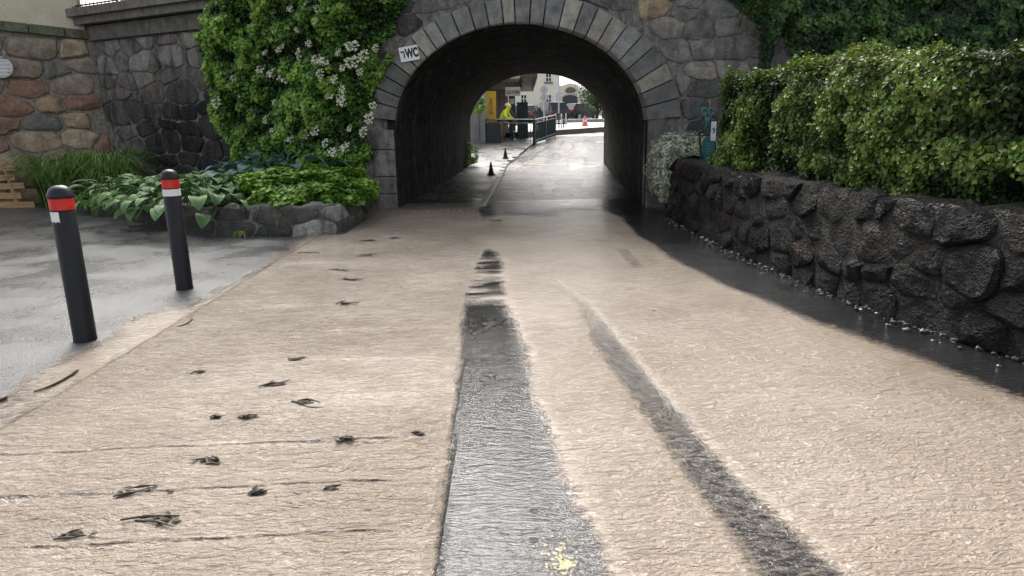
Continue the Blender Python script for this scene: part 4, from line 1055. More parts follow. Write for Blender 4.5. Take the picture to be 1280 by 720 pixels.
# ================================================================== BOLLARDS
M_RUB = m_plain("black_rubber", (.010, .010, .012), .42, .35, 30, .2, .3, dirt=(.018, .018, .019))
M_RED = m_plain("red_reflective", (.62, .03, .02), .3, .15, 20, .1, dirt=(.35, .03, .02)); M_WB = m_plain("white_reflective", (.78, .78, .76), .35, .06, 20, .05)
def bollard(px, py, label, torn):
    p = G(px, py); root = empty("bollard", (float(p[0]), float(p[1]), 0)); tag(root, label, "bollard", "bollards along the flooded path"); r = .078
    L = tuple(root.location); H = 1.155
    def part(name, prof, mat, pr=root): return shade_auto(MB().lathe(prof, 32, L).build(name, mat, pr), 40)
    part("post", [(r * 1.03, -.02), (r * 1.03, .012), (r, .02), (r, .965), (r * .97, .968)], M_RUB)
    part("collar", [(r * .965, .966), (r * .965, .974), (r * 1.0, .978), (r * 1.0, H - .17)], M_RUB)
    part("red_band", [(r * .985, H - .172), (r * 1.012, H - .172), (r * 1.012, H - .092), (r * .985, H - .092)], M_RED)
    part("cap", [(r, H - .09), (r * 1.1, H - .088), (r * 1.12, H - .08), (r * 1.08, H - .07), (r * 1.0, H - .05), (r * .85, H - .026), (r * .6, H - .009), (r * .3, H - .001), (r * .05, H)], M_RUB)
    if not torn: part("white_band", [(r * .99, H - .245), (r * 1.014, H - .245), (r * 1.014, H - .182), (r * .99, H - .182)], M_WB)
    else:
        V = []; Fc = []; a0, a1 = rad(218), rad(282); n = 8
        for k in range(n + 1):
            a = a0 + (a1 - a0) * k / n
            for z, rr in ((H - .255 + .006 * math.sin(k * 2.1), 1.012), (H - .183, 1.012)): V.append((L[0] + r * rr * math.cos(a), L[1] + r * rr * math.sin(a), z))
        Fc = [(2 * k, 2 * k + 2, 2 * k + 3, 2 * k + 1) for k in range(n)]
        o = MB().add(V, Fc).build("white_band", M_WB, root, smooth_=True); o["label"] = "torn remnant of a white reflective band"
bollard(107, 425, "black rubber bollard with red band and torn white patch", True)
bollard(231, 361, "black rubber bollard with red band and complete white band", False)

# ================================================================== SIGNS
def text_mesh(name, body, size, mat, parent, loc, M, offset=.0, extrude=.002, sx=1.0, space=1.0):
    cu = bpy.data.curves.new(name, 'FONT'); cu.body = body; cu.size = size; cu.align_x = 'CENTER'; cu.align_y = 'CENTER'; cu.extrude = extrude; cu.offset = offset; cu.space_character = space
    tmp = bpy.data.objects.new("tmp", cu); COL.objects.link(tmp); bpy.context.view_layer.update()
    me = bpy.data.meshes.new_from_object(tmp.evaluated_get(bpy.context.evaluated_depsgraph_get())); bpy.data.objects.remove(tmp)
    me.materials.clear(); me.materials.append(mat)
    o = link(name, me, parent); o.matrix_local = Matrix.Translation(Vector(loc)) @ M @ Matrix.Diagonal((sx, 1, 1, 1)); return o
M_BLKP = m_plain("black_print", (.012, .012, .012), .5, .1, 10, 0)
pw_ = AT(511.5, 67, YN - .07); wc = empty("wc_sign", tuple(pw_)); wc.rotation_euler = (0, -rad(9), 0); tag(wc, "small white WC sign with black arrow fixed beside the arch", "sign")
b = MB().box((0, 0, 0), (.32, .012, .235), 0, .003); b.build("plate", M_WB, wc, world=False)
b = MB()
for dx in (-.135, .135): b.box((dx, .06, .0), (.02, .11, .02))
b.build("bracket", M_IRON, wc, world=False)
RXm = Matrix.Rotation(rad(90), 4, 'X')
text_mesh("letters", "WC", .195, M_BLKP, wc, (.047, -.0075, -.002), RXm, .011, .001, .62)
b = MB(); b.box((-.105, -.0085, .043), (.05, .003, .022)); b.box((-.0855, -.0085, -.012), (.02, .0026, .10)); b.add([(-.145, -.0095, .043), (-.122, -.0095, .02), (-.122, -.0095, .066), (-.145, -.0075, .043), (-.122, -.0075, .02), (-.122, -.0075, .066)], [(0, 1, 2), (5, 4, 3), (0, 3, 4, 1), (1, 4, 5, 2), (2, 5, 3, 0)])
b.build("arrow", M_BLKP, wc, world=False)

# little wrought-iron shop sign on the wall end
M_TEAL = m_plain("teal_paint", (.035, .17, .155), .4, .2, 25, .15, dirt=(.03, .10, .09))
YS_ = 10.25
def SP_(x, y, dy=0.0): p = AT(x, y, YS_); return np.array([p[0], p[1] + dy, p[2]])
sg = empty("iron_sign", tuple(AT(886, 205, YS_))); tag(sg, "wrought-iron stand with teal oval plaque and teal scissors emblem", "sign")
for (x0, y0, x1, y1, r, dy) in ((869, 166, 873, 262, .013, -.25), (873.5, 168, 877, 215, .009, 0), (894, 160, 895, 208, .010, 0), (904, 165, 904, 212, .012, .0), (899, 172, 899.5, 212, .008, 0)):
    MB().tube([SP_(x0, y0, dy), SP_(x1, y1, dy)], r, 8).build("post", M_IRON, sg)
    MB().lathe([(.004, .0), (r * 1.8, .012), (r * 1.8, .03), (.002, .05)], 8, tuple(SP_(x0, y0, dy) - np.array([0, 0, .005]))).build("finial", M_IRON, sg)
MB().tube([SP_(869, 168, -.25), SP_(869, 168, 0), SP_(876, 150), SP_(886, 143), SP_(897, 149), SP_(903, 166)], .009, 8).build("arch_bar", M_IRON, sg)
MB().tube([SP_(893, 144), SP_(899, 155), SP_(903, 163), SP_(905, 158), SP_(901, 152)], .010, 8).build("scroll", M_IRON, sg)
MB().tube([SP_(872, 169), SP_(888, 169.5), SP_(904, 169)], .008, 8).build("cross_bar", M_IRON, sg)
for k in range(4):
    x = 875 + k * 7.5; MB().tube([SP_(x, 169), SP_(x + 2.5, 165), SP_(x + 4.5, 167), SP_(x + 3, 169)], .005, 6).build("scroll", M_IRON, sg)
oc = SP_(884.5, 186, -.02); b = MB(); b.prism([(.095 * math.cos(2 * math.pi * k / 28), .18 * math.sin(2 * math.pi * k / 28)) for k in range(28)], (oc, np.array([1., 0, 0]), np.array([0, 0, 1.]), np.array([0, -1., 0])), -.012, .012, .006)
pq = b.build("plaque", M_TEAL, sg)
b = MB(); b.tube([oc + np.array([.098 * math.cos(2 * math.pi * k / 28), 0, .184 * math.sin(2 * math.pi * k / 28)]) for k in range(29)], .008, 6); b.build("rim", M_IRON, pq)
b = MB()
for k in range(5): b.box(tuple(oc + np.array([0, -.0135, .075 - .036 * k])), (.10 - .02 * abs(k - 2), .002, .012))
b.build("lettering", m_plain("pale_teal", (.12, .30, .28), .5), pq)
b = MB()
for s_ in (-1, 1):
    a = SP_(884 + s_ * 4.2, 140, -.015); b.tube([a + np.array([.034 * math.cos(k * .5236), 0, .055 * math.sin(k * .5236)]) for k in range(13)], .016, 8)
    b.tube([SP_(884 + s_ * 3, 145.5, -.015), SP_(884, 152, -.015), SP_(884 - s_ * 5, 167, -.015)], [.016, .02, .006], 8)
b.build("emblem", M_TEAL, sg, smooth_=True)
tg = MB().box(tuple(SP_(891, 164, -.035)), (.075, .01, .275), 0, .002).build("tag", M_WB, sg)
b = MB().tube([SP_(889.6, 162, -.042) , SP_(891, 159.5, -.042), SP_(892.3, 162, -.042), SP_(891, 166, -.042)], .008, 6); b.build("print", M_BLKP, tg)

# ================================================================== PALLET WOOD
M_WOOD = NT("pallet_wood"); t = M_WOOD; g_ = t.noise(t.pos((1.2, 14, 14)), 3, 6, .6, .6)
M_WOOD = t.done(t.bsdf(t.ramp(g_, [(.3, (.26, .15, .07)), (.55, (.42, .27, .13)), (.75, (.52, .36, .19))]), .55, t.bump(g_, .4, .01)))
pp = G(20, 261); pal = empty("wooden_pallet", (float(pp[0]) - .62, float(pp[1]) + .1, 0)); tag(pal, "broken yellowish wooden pallet leaning near the brown rubble wall", "pallet")
for z, L, x in ((.05, 1.35, .18), (.24, 1.1, .06), (.42, 1.2, .10), (.60, 1.1, -.02), (.80, 1.2, -.02)):
    b = MB(); b.box((x, .12 + .08 * z, z), (L, .028, .125), 0, .006, Matrix.Rotation(random.uniform(-.03, .03), 3, 'Y')); b.build("board", M_WOOD, pal, world=False)
for x0, x1 in ((.52, .34), (.02, -.14), (-.5, -.6)):
    b = MB(); d = Vector((x1 - x0, .06, .84)); M = d.to_track_quat('Z', 'Y').to_matrix(); b.box(((x0 + x1) / 2, .185, .43), (.09, .07, .86), 0, .006, M); b.build("stringer", M_WOOD, pal, world=False)
for z, L in ((.1, 1.15), (.75, 1.0)): MB().box((-.02, .27, z), (L, .028, .12), 0, .006).build("back_board", M_WOOD, pal, world=False)

# ================================================================== DEBRIS ON THE WATER
M_TWIG = m_plain("wet_twig", (.045, .034, .022), .45, .4, 30, .4); M_DEAD = m_plain("dead_leaf", (.07, .056, .034), .5, .5, 40, .3); M_BRN = m_plain("brown_leaf", (.22, .085, .03), .45, .3, 40, .3)
def litter(x, y, size, seed, ntw=4, nlf=11, flat=1.0, name="twig_clump", label="dark clump of twigs and leaves drifting on the muddy water", group="debris clumps drifting on the water", z=.016, ang=None):
    rg = np.random.default_rng(seed); p = G(x, y); c = np.array([p[0], p[1], z + float(zg(p[1]))]); root = empty(name, tuple(c)); tag(root, label, "debris", group)
    a0 = rg.uniform(-.5, .5) if ang is None else ang; b = MB()
    for k in range(ntw):
        a = a0 + rg.normal(0, .22); L = size * rg.uniform(.35, 1.0); o = c + np.array([rg.normal(0, size * .22), rg.normal(0, size * .12), rg.uniform(.0, .012)]); d = np.array([math.cos(a), math.sin(a), rg.normal(0, .05)])
        m_ = o + np.array([-d[1], d[0], 0]) * L * rg.normal(0, .08) + np.array([0, 0, .006])
        b.tube([o - d * L * .5, m_, o + d * L * .5], [.004, .0055, .002], 5)
    if ntw: b.build("twig", M_TWIG, root, smooth_=True)["kind"] = "stuff"
    b = MB()
    for k in range(nlf):
        o = c + np.array([rg.normal(0, size * .27), rg.normal(0, size * .08), rg.uniform(.002, .010)]); a = a0 + rg.normal(0, .6); s_ = rg.uniform(.012, .03)
        d, q = np.array([math.cos(a), math.sin(a), rg.normal(0, .3)]), np.array([-math.sin(a), math.cos(a), rg.normal(0, .3)])
        b.add([o - d * s_, o - q * s_ * .5 + np.array([0, 0, .006]), o + d * s_, o + q * s_ * .5 + np.array([0, 0, .006]), o], [(0, 1, 4), (1, 2, 4), (2, 3, 4), (3, 0, 4)])
    if nlf: b.build("leaf", M_DEAD, root)["kind"] = "stuff"
for i, (x, y, s_) in enumerate([(262, 581, .11), (181, 620, .17), (205, 655, .22), (92, 676, .10), (310, 526, .10), (368, 453, .11), (345, 484, .16), (380, 508, .12), (430, 382, .14), (428, 340, .2), (440, 352, .16), (458, 322, .22), (462, 303, .2),
                                 (270, 527, .05), (432, 553, .12), (415, 617, .08), (322, 622, .06), (495, 300, .18), (622, 277, .16), (380, 318, .18), (250, 470, .06), (522, 548, .06)]):
    own = {2: "largest spread clump of twigs with one long twig on the flooded path", 1: "flat bundle of parallel dark twigs beside the largest twig clump", 0: "upright tuft of dark leaves and twigs between two slab joints", 3: "small leafy twig clump on the path below the parallel twig bundle",
           18: "dark wet leaf clump on the road just before the tunnel mouth", 17: "loose wet twigs on the path near the planter's end", 14: "thin twig scrap on the flooded path near the clear wheel track"}.get(i)
    litter(x, y, s_, 200 + i) if own is None else litter(x, y, s_, 200 + i, label=own)
for i, (x, y, s_) in enumerate([(602, 252, .2), (607, 262, .18), (622, 230, .22), (600, 240, .15), (640, 236, .2), (628, 222, .25), (612, 232, .25)]): litter(x, y, s_, 240 + i, 4, 9, 1, "leaf_clump", "dark clump of wet leaves beside the kerb inside the tunnel", "leaf clumps in the tunnel", .012 + .02)
def stick(x0, y0, x1, y1, r, label):
    a, c = G(x0, y0), G(x1, y1); a[2] = c[2] = .012 + r; L = np.linalg.norm(c - a); pts = [a + (c - a) * t_ + np.array([0, 0, .004]) + np.array([(c - a)[1], -(c - a)[0], 0]) / L * (.02 * math.sin(t_ * 4)) for t_ in np.linspace(0, 1, 7)]
    b = MB().tube(pts, [r * .5, r * .8, r, r * 1.1, r * 1.2, r * 1.5, r * .8], 7); tag(b.build("stick", M_TWIG, None, smooth_=True), label, "stick")
stick(43, 495, 101, 467, .009, "long dark stick lying on the mud beside the bollards")
stick(-8, 506, 9, 503, .012, "short black stick end at the muddy edge of the parking bay")
stick(378, 508, 402, 515, .004, "thin curved twig among drifting debris clumps on the muddy path")
stick(222, 412, 243, 402, .008, "short dark stick lodged against the muddy kerb line")
def single(x, y, s_, mat, label, seed, name="fallen_leaf"):
    rg = np.random.default_rng(seed); p = G(x, y); root = (float(p[0]), float(p[1]), .02); b = MB(); n = 9; V = []
    for k in range(n):
        a = 2 * math.pi * k / n; r = s_ * (.65 + .35 * math.cos(a)) * rg.uniform(.8, 1.2); V.append((r * math.cos(a), r * math.sin(a) * .8, .3 * s_ * rg.uniform(0, 1)))
    V.append((0, 0, .0)); b.add(V, [(k, (k + 1) % n, n) for k in range(n)]); o = b.build(name, mat); o.location = root; tag(o, label, "leaf")
single(880, 303, .055, M_BRN, "curled orange-brown leaf at the foot of the black wall", 1); single(585, 575, .016, M_BRN, "tiny rust-brown leaf on the clear grey wheel track", 2); single(620, 664, .012, M_BRN, "tiny brown leaf fragment on the wheel track near yellow paint", 5)
single(816, 391, .03, M_DEAD, "dark leaf floating alone on the muddy road", 3); single(965, 340, .022, M_DEAD, "small dark leaf on the black strip by the wall", 4)

# ================================================================== BEYOND THE TUNNEL
M_GRN = m_plain("dark_green_metal", (.012, .026, .03), .35, .25, 15, .1); M_GREYR = m_plain("grey_render", (.30, .30, .29), .8, .15, 3, .3, dirt=(.17, .165, .155))
def fence(pts, label, solid=None, h=.95, sp=.105):
    A, B = np.array(pts[0], float), np.array(pts[1], float); root = empty("metal_fence", tuple(A)); tag(root, label, "fence"); L = np.linalg.norm((B - A)[:2]); d = (B - A) / L
    for u in ((0, L) if L < 2.4 else (0, L / 2, L)): MB().box(tuple(A + d * u + np.array([0, 0, h / 2])), (.06, .06, h + .04), math.atan2(d[1], d[0]), .005).build("post", M_GRN, root)
    for z, r in ((h, .03), (h - .14, .014), (.16, .016), (.05, .022)): MB().tube([A + np.array([0, 0, z]), B + np.array([0, 0, z])], r, 8).build("rail", M_GRN, root)
    for u in np.arange(sp, L - .02, sp):
        if solid and u < solid: continue
        MB().tube([A + d * u + np.array([0, 0, .05]), A + d * u + np.array([0, 0, h - .14])], .011, 6).build("baluster", M_GRN, root)
    if solid:
        c = A + d * solid * .5 + np.array([0, 0, h * .46]); MB().box(tuple(c), (solid, .012, h * .8), math.atan2(d[1], d[0])).build("panel", M_GRN, root)
    return root
fa, fb, fc_ = AT(608, 181.5, 29), AT(667, 179.5, 28.5), AT(694, 164, 33)
for p in (fa, fb, fc_): p[2] = zg(p[1]) + .0
fence((fa, fb), "dark green metal fence with a solid end panel facing the tunnel", .62, 1.0)
fence((fb + np.array([.05, .08, 0]), fc_), "dark green metal fence running back along the road to the street", None, 1.0)
# rail board lying along the second fence's foot
b = MB(); a_, c_ = fb + np.array([.14, -.05, .06]), fb + np.array([.55, 1.55, .1]); b.tube([a_, c_], .05, 6); tag(b.build("white_plank", M_WB), "short pale plank lying at the foot of the fence corner", "plank")
# small barrier with white uprights behind the fence
bar = empty("street_barrier", tuple(AT(701, 161, 36.5))); bar.location.z = float(zs(36.5)); tag(bar, "small street barrier with pale and dark uprights beside the fence", "barrier")
for k, (x, m_) in enumerate(((-.26, M_WB), (-.1, M_IRON), (.03, M_WB), (.15, M_IRON), (.27, M_WB))): MB().box((x, 0, .36), (.06, .05, .72), 0, .006).build("upright", m_, bar, world=False)
for z in (.2, .66): MB().box((0, .04, z), (.66, .03, .07), 0, .005).build("rail", M_IRON, bar, world=False)

# traffic cones
M_CONE = m_plain("orange_cone", (.85, .16, .09), .4, .1, 10, .05); M_DCONE = m_plain("dark_rubber_cone", (.02, .018, .018), .5, .2, 20, .1)
def cone(loc, h, r, m0, label, band=True, grp=None):
    root = empty("traffic_cone", tuple(map(float, loc))); tag(root, label, "cone", grp); L = tuple(root.location)
    MB().box((L[0], L[1], L[2] + .015), (r * 2.5, r * 2.5, .03), .2, .006).build("base", m0, root)
    shade_auto(MB().lathe([(r, .03), (r * .62, h * .45), (r * .2, h * .97), (r * .12, h)], 20, L).build("body", m0, root))
    if band: shade_auto(MB().lathe([(r * .66, h * .42), (r * .68, h * .42), (r * .48, h * .64), (r * .46, h * .64)], 20, L).build("stripe", M_WB, root))
p = AT(731, 162, 38.5); cone((p[0], p[1], zs(38.5)), .55, .18, M_CONE, "orange traffic cone with pale stripe standing on the far street")
for (x, y) in ((614, 223), (632, 208)):
    p = G(x, y); p[2] = zg(p[1]) + .06; cone(p, .36, .085, M_DCONE, "small dark rubber cone standing at the tunnel footpath's kerb", False, "dark cones along the tunnel kerb")

# cars
M_CAR = NT("dark_car_paint"); t = M_CAR; b_ = t.node("ShaderNodeBsdfPrincipled"); b_.inputs["Base Color"].default_value = (.02, .024, .032, 1); b_.inputs["Roughness"].default_value = .3; b_.inputs["Specular IOR Level"].default_value = .25; b_.inputs["Coat Weight"].default_value = .2; M_CAR = t.done(b_.outputs[0])
M_GLASS = m_plain("car_glass", (.02, .025, .03), .12, .1, 3, 0, .2); M_TYRE = m_plain("tyre", (.015, .015, .015), .8, .2, 10, .2); M_RIM = m_plain("alloy", (.45, .45, .46), .3, .1, 10, 0, metal=.8); M_LAMPR = m_plain("tail_lamp", (.35, .01, .01), .2); M_LAMPW = m_plain("head_lamp", (.7, .7, .68), .15)
def car(loc, rz, label, suv=False):
    root = empty("parked_car", tuple(map(float, loc)), rz); tag(root, label, "car", "cars parked on the far street")
    # local x is forward, y left
    hh = 1.62 if suv else 1.46; sec = [(-2.1, .62, .42, .78), (-2.05, .80, .32, .95), (-1.5, .87, .24, 1.02), (-.4, .89, .22, 1.0), (.9, .89, .22, .98), (1.5, .86, .24, .86), (2.0, .78, .30, .74), (2.12, .6, .42, .62)]
    V = []; Fc = []
    for x, w, z0, z1 in sec: V += [(x, -w * .92, z0), (x, -w, (z0 + z1) * .5), (x, -w * .93, z1), (x, 0, z1 + .035), (x, w * .93, z1), (x, w, (z0 + z1) * .5), (x, w * .92, z0)]
    for i in range(len(sec) - 1):
        for k in range(7): Fc.append((i * 7 + k, i * 7 + (k + 1) % 7, (i + 1) * 7 + (k + 1) % 7, (i + 1) * 7 + k))
    Fc += [tuple(range(7))[::-1], tuple((len(sec) - 1) * 7 + k for k in range(7))]
    shade_auto(MB().add(V, [f[::-1] for f in Fc]).build("body", M_CAR, root, world=False), 40)
    gs = [(-1.95, .72, .98, .98), (-1.5, .66, .98, hh - .06), (-.6, .64, .98, hh), (.2, .64, .98, hh - .02), (.55, .66, .98, hh - .14), (1.15, .74, .96, .97)]
    V = []; Fc = []
    for x, w, z0, z1 in gs: V += [(x, -.8, z0), (x, -w, z1), (x, w, z1), (x, .8, z0)]
    for i in range(len(gs) - 1):
        for k in range(3): Fc.append((i * 4 + k, (i + 1) * 4 + k, (i + 1) * 4 + k + 1, i * 4 + k + 1))
    cab = shade_auto(MB().add(V, Fc).build("cabin", M_GLASS, root, world=False), 30)
    V = [(x, s_ * w * 1.01, z + .012) for x, w, _, z in gs[1:5] for s_ in (-1, 1)]; Fc = [(2 * i, 2 * i + 2, 2 * i + 3, 2 * i + 1) for i in range(3)]; MB().add(V, Fc).build("roof", M_CAR, root, world=False, smooth_=True)
    for s_ in (-1, 1):
        for x0, x1 in ((-1.5, -1.42), (-.5, -.42), (.5, .58)):
            z1 = hh - .03 if x0 < 0 else hh - .15; MB().tube([(x0 - .05, s_ * .80, .98), (x1, s_ * .66, z1)], .035, 6).build("pillar", M_CAR, cab, world=False)
        for x in (-1.3, 1.3):
            w = MB(); w.tube([(x, s_ * .70, .32), (x, s_ * .90, .32)], .32, 20); wh = w.build("wheel", M_TYRE, root, world=False); w = MB(); w.tube([(x, s_ * .895, .32), (x, s_ * .91, .32)], .20, 14); w.build("rim", M_RIM, wh, world=False)
        MB().box((-2.06, s_ * .62, .80), (.08, .26, .16), 0, .01).build("tail_lamp", M_LAMPR, root, world=False); MB().box((2.04, s_ * .58, .64), (.1, .3, .12), 0, .01).build("headlight", M_LAMPW, root, world=False)
        MB().box((.55, s_ * .98, 1.02), (.12, .16, .12), 0, .02).build("mirror", M_CAR, root, world=False)
    MB().box((-2.12, 0, .62), (.02, .48, .11)).build("number_plate", M_WB, root, world=False); MB().box((2.14, 0, .45), (.02, .48, .11)).build("number_plate", M_WB, root, world=False)
p = AT(687, 150, 56); car((p[0], p[1], zs(56) - .12), rad(112), "dark blue-grey car parked behind the fence corner and twin round signs", True)
p = AT(724, 150, 63); car((p[0], p[1], zs(63) - .05), rad(50), "dark car parked in front of the arched gate")
p = AT(662, 150, 52); car((p[0], p[1], zs(52) - .2), rad(75), "dark car half hidden behind the fence and cabinet")

# buildings
M_CRM = m_plain("cream_facade", (.80, .75, .62), .8, .06, 2, .1); M_GATE = m_plain("grey_gate", (.06, .055, .065), .5, .2, 8, .2); M_BRNST = m_plain("brown_stone", (.14, .12, .10), .7, .3, 6, .3); M_PANE = m_plain("pane", (.03, .035, .04), .1, .1)
FX = np.array([1., 0, 0]); FZ = np.array([0, 0, 1.]); FN = np.array([0, -1., 0])
Yb = 70.0; zb = float(zs(Yb))
def bx_(x): return float(AT(x, 140, Yb)[0])
bl = empty("cream_building", (bx_(660), Yb, zb)); tag(bl, "tall cream building across the street behind the round signs", "building")
x0, x1 = bx_(575), bx_(699)
MB().prism([(x0, zb - 1), (x1, zb - 1), (x1, zb + 5.6), (x0, zb + 5.6)], (np.array([0, Yb, 0.]), FX, FZ, FN), -9, 0).build("wall", M_CRM, bl)
def window(parent, fr_, u0, u1, v0, v1):
    f = MB().prism([(u0, v0), (u1, v0), (u1, v1), (u0, v1)], fr_, .0, .06).build("window", M_WB, parent)
    w, h = u1 - u0, v1 - v0
    for i in range(2):
        for j in range(3):
            a, c = u0 + .06 + i * (w - .06) / 2, v0 + .06 + j * (h - .06) / 3; MB().prism([(a, c), (a + (w - .06) / 2 - .06, c), (a + (w - .06) / 2 - .06, c + (h - .06) / 3 - .06), (a, c + (h - .06) / 3 - .06)], fr_, .06, .065).build("pane", M_PANE, f)
    MB().prism([(u0 - .12, v0 - .14), (u1 + .12, v0 - .14), (u1 + .12, v0), (u0 - .12, v0)], fr_, 0, .16).build("sill", M_BRNST, f)
frb = (np.array([0, Yb, 0.]), FX, FZ, FN)
for px_ in (600, 620, 655, 686): 
    a = AT(px_ - 4, 134, Yb); c = AT(px_ + 3.5, 122, Yb)
    for dz in (0, 2.4): window(bl, frb, float(a[0]), float(c[0]), float(a[2]) + dz, float(c[2]) + dz + .3)
MB().prism([(x0 - .3, zb + 5.6), (x1 + .3, zb + 5.6), (x1 + .3, zb + 6.0), (x0 - .3, zb + 6.0)], frb, -9, .4).build("cornice", M_BRNST, bl)
MB().prism([(x0, zb + 6.0), (x1, zb + 6.0), (x1 - 2, zb + 7.6), (x0 + 2, zb + 7.6)], frb, -9, .3).build("roof", M_BRNST, bl)
# gate house with arched gate and oval pediment ornament
gh = empty("gate_wall", (bx_(712), Yb + 1, zb)); tag(gh, "low cream wall with a dark arched double gate and carved hood", "wall")
frg = (np.array([0, Yb + 1.0, 0.]), FX, FZ, FN); gp = lambda x, y: tuple(AT(x, y, Yb + 1)[[0, 2]])
MB().prism([gp(698.5, 152), gp(745, 152), gp(745, 128), gp(738, 126), gp(733, 117), gp(727, 112), gp(722, 106), gp(712, 104), gp(703, 107), gp(698.5, 107)], frg, -.7, 0).build("wall", M_CRM, gh)
gt = MB().prism([gp(703.2, 150), gp(722, 150), gp(722, 122), gp(719, 119.6), gp(712.5, 118.6), gp(706.5, 119.6), gp(703.2, 122)], frg, 0, .05).build("gate", M_GATE, gh)
for k in range(4):
    a, c = gp(704.2 + k * 4.45, 149), gp(708 + k * 4.45, 123); MB().prism([a, (c[0], a[1]), c, (a[0], c[1])], frg, .05, .09, .01).build("board", M_GATE, gt)
sr = [gp(702.3, 150), gp(703.2, 150), gp(703.2, 122), gp(706.5, 119.6), gp(712.5, 118.6), gp(719, 119.6), gp(722, 122), gp(722, 150), gp(723, 150), gp(723, 121.3), gp(719.5, 118.4), gp(712.5, 117.2), gp(705.7, 118.4), gp(702.3, 121.3)]
b = MB()
for i in range(6): b.prism([sr[i + 1], sr[i + 2], sr[12 - i], sr[13 - i]][::-1], frg, 0, .12)
b.build("gate_surround", m_plain("pale_stone", (.5, .47, .4), .7), gh)
MB().prism([gp(706.5, 113.5), gp(709, 116), gp(716, 116), gp(720.5, 113.5), gp(718, 110), gp(712.8, 108.4), gp(708.5, 110)], frg, 0, .22, .05).build("carved_hood", M_BRNST, gh)
# left: grey wall, shop front with eave
gw = empty("grey_building", (-1.9, 30.6, .6)); tag(gw, "grey rendered building wall just beyond the tunnel's footpath", "building")
MB().box((-3.1, 32.2, 2.4), (4.2, 3.2, 5.4)).build("wall", M_GREYR, gw); MB().tube([(-1.35, 30.54, .5), (-1.35, 30.54, 5)], .05, 8).build("drainpipe", m_plain("zinc", (.22, .23, .24), .4, .2, 8, .1, metal=.6), gw)
sh = empty("shop_building", (-1.0, 34, .75)); tag(sh, "shop building with deep dark eave and name board beside the fence", "building")
frs = (np.array([0, 34.5, 0.]), FX, FZ, FN); M_BEI = m_plain("beige_render", (.42, .37, .29), .8, .12, 3, .2)
sx = lambda x, Y=34.5: float(AT(x, 130, Y)[0]); sz = lambda y, Y=34.5: float(AT(640, y, Y)[2])
MB().prism([(-6, .4), (sx(634), .4), (sx(634), 5.6), (-6, 5.6)], frs, -4, 0).build("wall", M_BEI, sh)
for px_ in (622, 627.5, 633): MB().prism([(sx(px_) - .09, .5), (sx(px_) + .09, .5), (sx(px_) + .09, sz(112)), (sx(px_) - .09, sz(112))], frs, 0, .16, .01).build("pilaster", m_plain("pilaster_stone", (.34, .29, .22), .8), sh)
MB().prism([(-6, sz(112)), (sx(652, 33), sz(112)), (sx(652, 33), sz(103)), (-6, sz(103))], frs, -3, .6, .02).build("beam", M_BEI, sh)
b = MB(); e0, e1 = AT(612, 96, 32), AT(671, 108, 32); EX0 = float(AT(650, 100, 31.2)[0]); b.add([(EX0, 31.2, 3.35), (e1[0], 31.2, 3.35), (e1[0], 37, 2.98), (EX0, 37, 2.98), (EX0, 31.2, 3.9), (e1[0], 31.2, 3.9), (e1[0], 37, 3.9), (EX0, 37, 3.9)], [(3, 2, 1, 0), (4, 5, 6, 7), (0, 1, 5, 4), (1, 2, 6, 5), (2, 3, 7, 6), (3, 0, 4, 7)])
M_EAVE = m_plain("dark_eave_wood", (.10, .075, .055), .7, .3, 6, .3); b.build("eave", M_EAVE, sh)
MB().box((EX0 - 1.3, 33.2, 3.75), (2.58, 4.0, .9), 0, .02).build('gable', M_BEI, sh)
for k in range(2): 
    x = e1[0] - .08 - k * .55; MB().box((x, 33.2, 3.12), (.07, 4.2, .12), 0, 0, Matrix.Rotation(-.064, 3, 'X')).build("rafter", M_EAVE, sh)
door = MB().prism([(sx(636), .8), (sx(644), .8), (sx(644), sz(119)), (sx(636), sz(119))], frs, -.3, -.05).build("door", M_GATE, sh)
MB().prism([(sx(637), sz(130)), (sx(643), sz(130)), (sx(643), sz(123)), (sx(637), sz(123))], frs, -.05, -.04).build("pane", M_WB, door)
nb = empty("name_board", tuple(AT(641, 114.5, 31.1))); tag(nb, "pale board lettered CULTURN hanging under the dark eave", "sign")
MB().box((0, 0, 0), (.66, .05, .38), 0, .006).build("board", m_plain("board_paint", (.42, .38, .31), .6, .1, 8, .05), nb, world=False)
text_mesh("letters", "CULTURN", .19, M_BLKP, nb, (0, -.027, -.03), RXm, .006, .001, .70)
b = MB()
for x in (-.28, .28): b.tube([(x, 0, .19), (x, 0, .42)], .012, 6)
b.build("hanger", M_IRON, nb, world=False)
yb_ = empty("yellow_banner", tuple(AT(613, 150, 31.5))); tag(yb_, "tall bright yellow banner panel standing by the shop front", "banner")
MB().prism([tuple(AT(606.5, 152, 31.5)[[0, 2]]), tuple(AT(620, 152, 31.5)[[0, 2]]), tuple(AT(620, 114, 31.5)[[0, 2]]), tuple(AT(606.5, 114, 31.5)[[0, 2]])], (np.array([0, 31.5, 0.]), FX, FZ, FN), -.03, 0, .004).build("panel", m_plain("yellow_banner", (.85, .55, .05), .5, .12, 4, .1), yb_)
for x in (607, 619.5):
    a = AT(x, 152, 31.53); MB().tube([(a[0], 31.55, float(zg(31.5))), (a[0], 31.55, a[2] + .3)], .03, 6).build("post", M_IRON, yb_)
p0, p1 = gp(611, 140), gp(616, 124); q0, q1 = AT(611.5, 143, 31.49), AT(616, 122, 31.49)
MB().prism([(q0[0], q0[2]), (q1[0], q0[2]), (q1[0] - .02, q1[2]), (q0[0] + .03, q1[2])], (np.array([0, 31.5, 0.]), FX, FZ, FN), 0, .006).build("printed_figure", m_plain("banner_print", (.55, .28, .12), .5, .4, 9, .05), yb_)
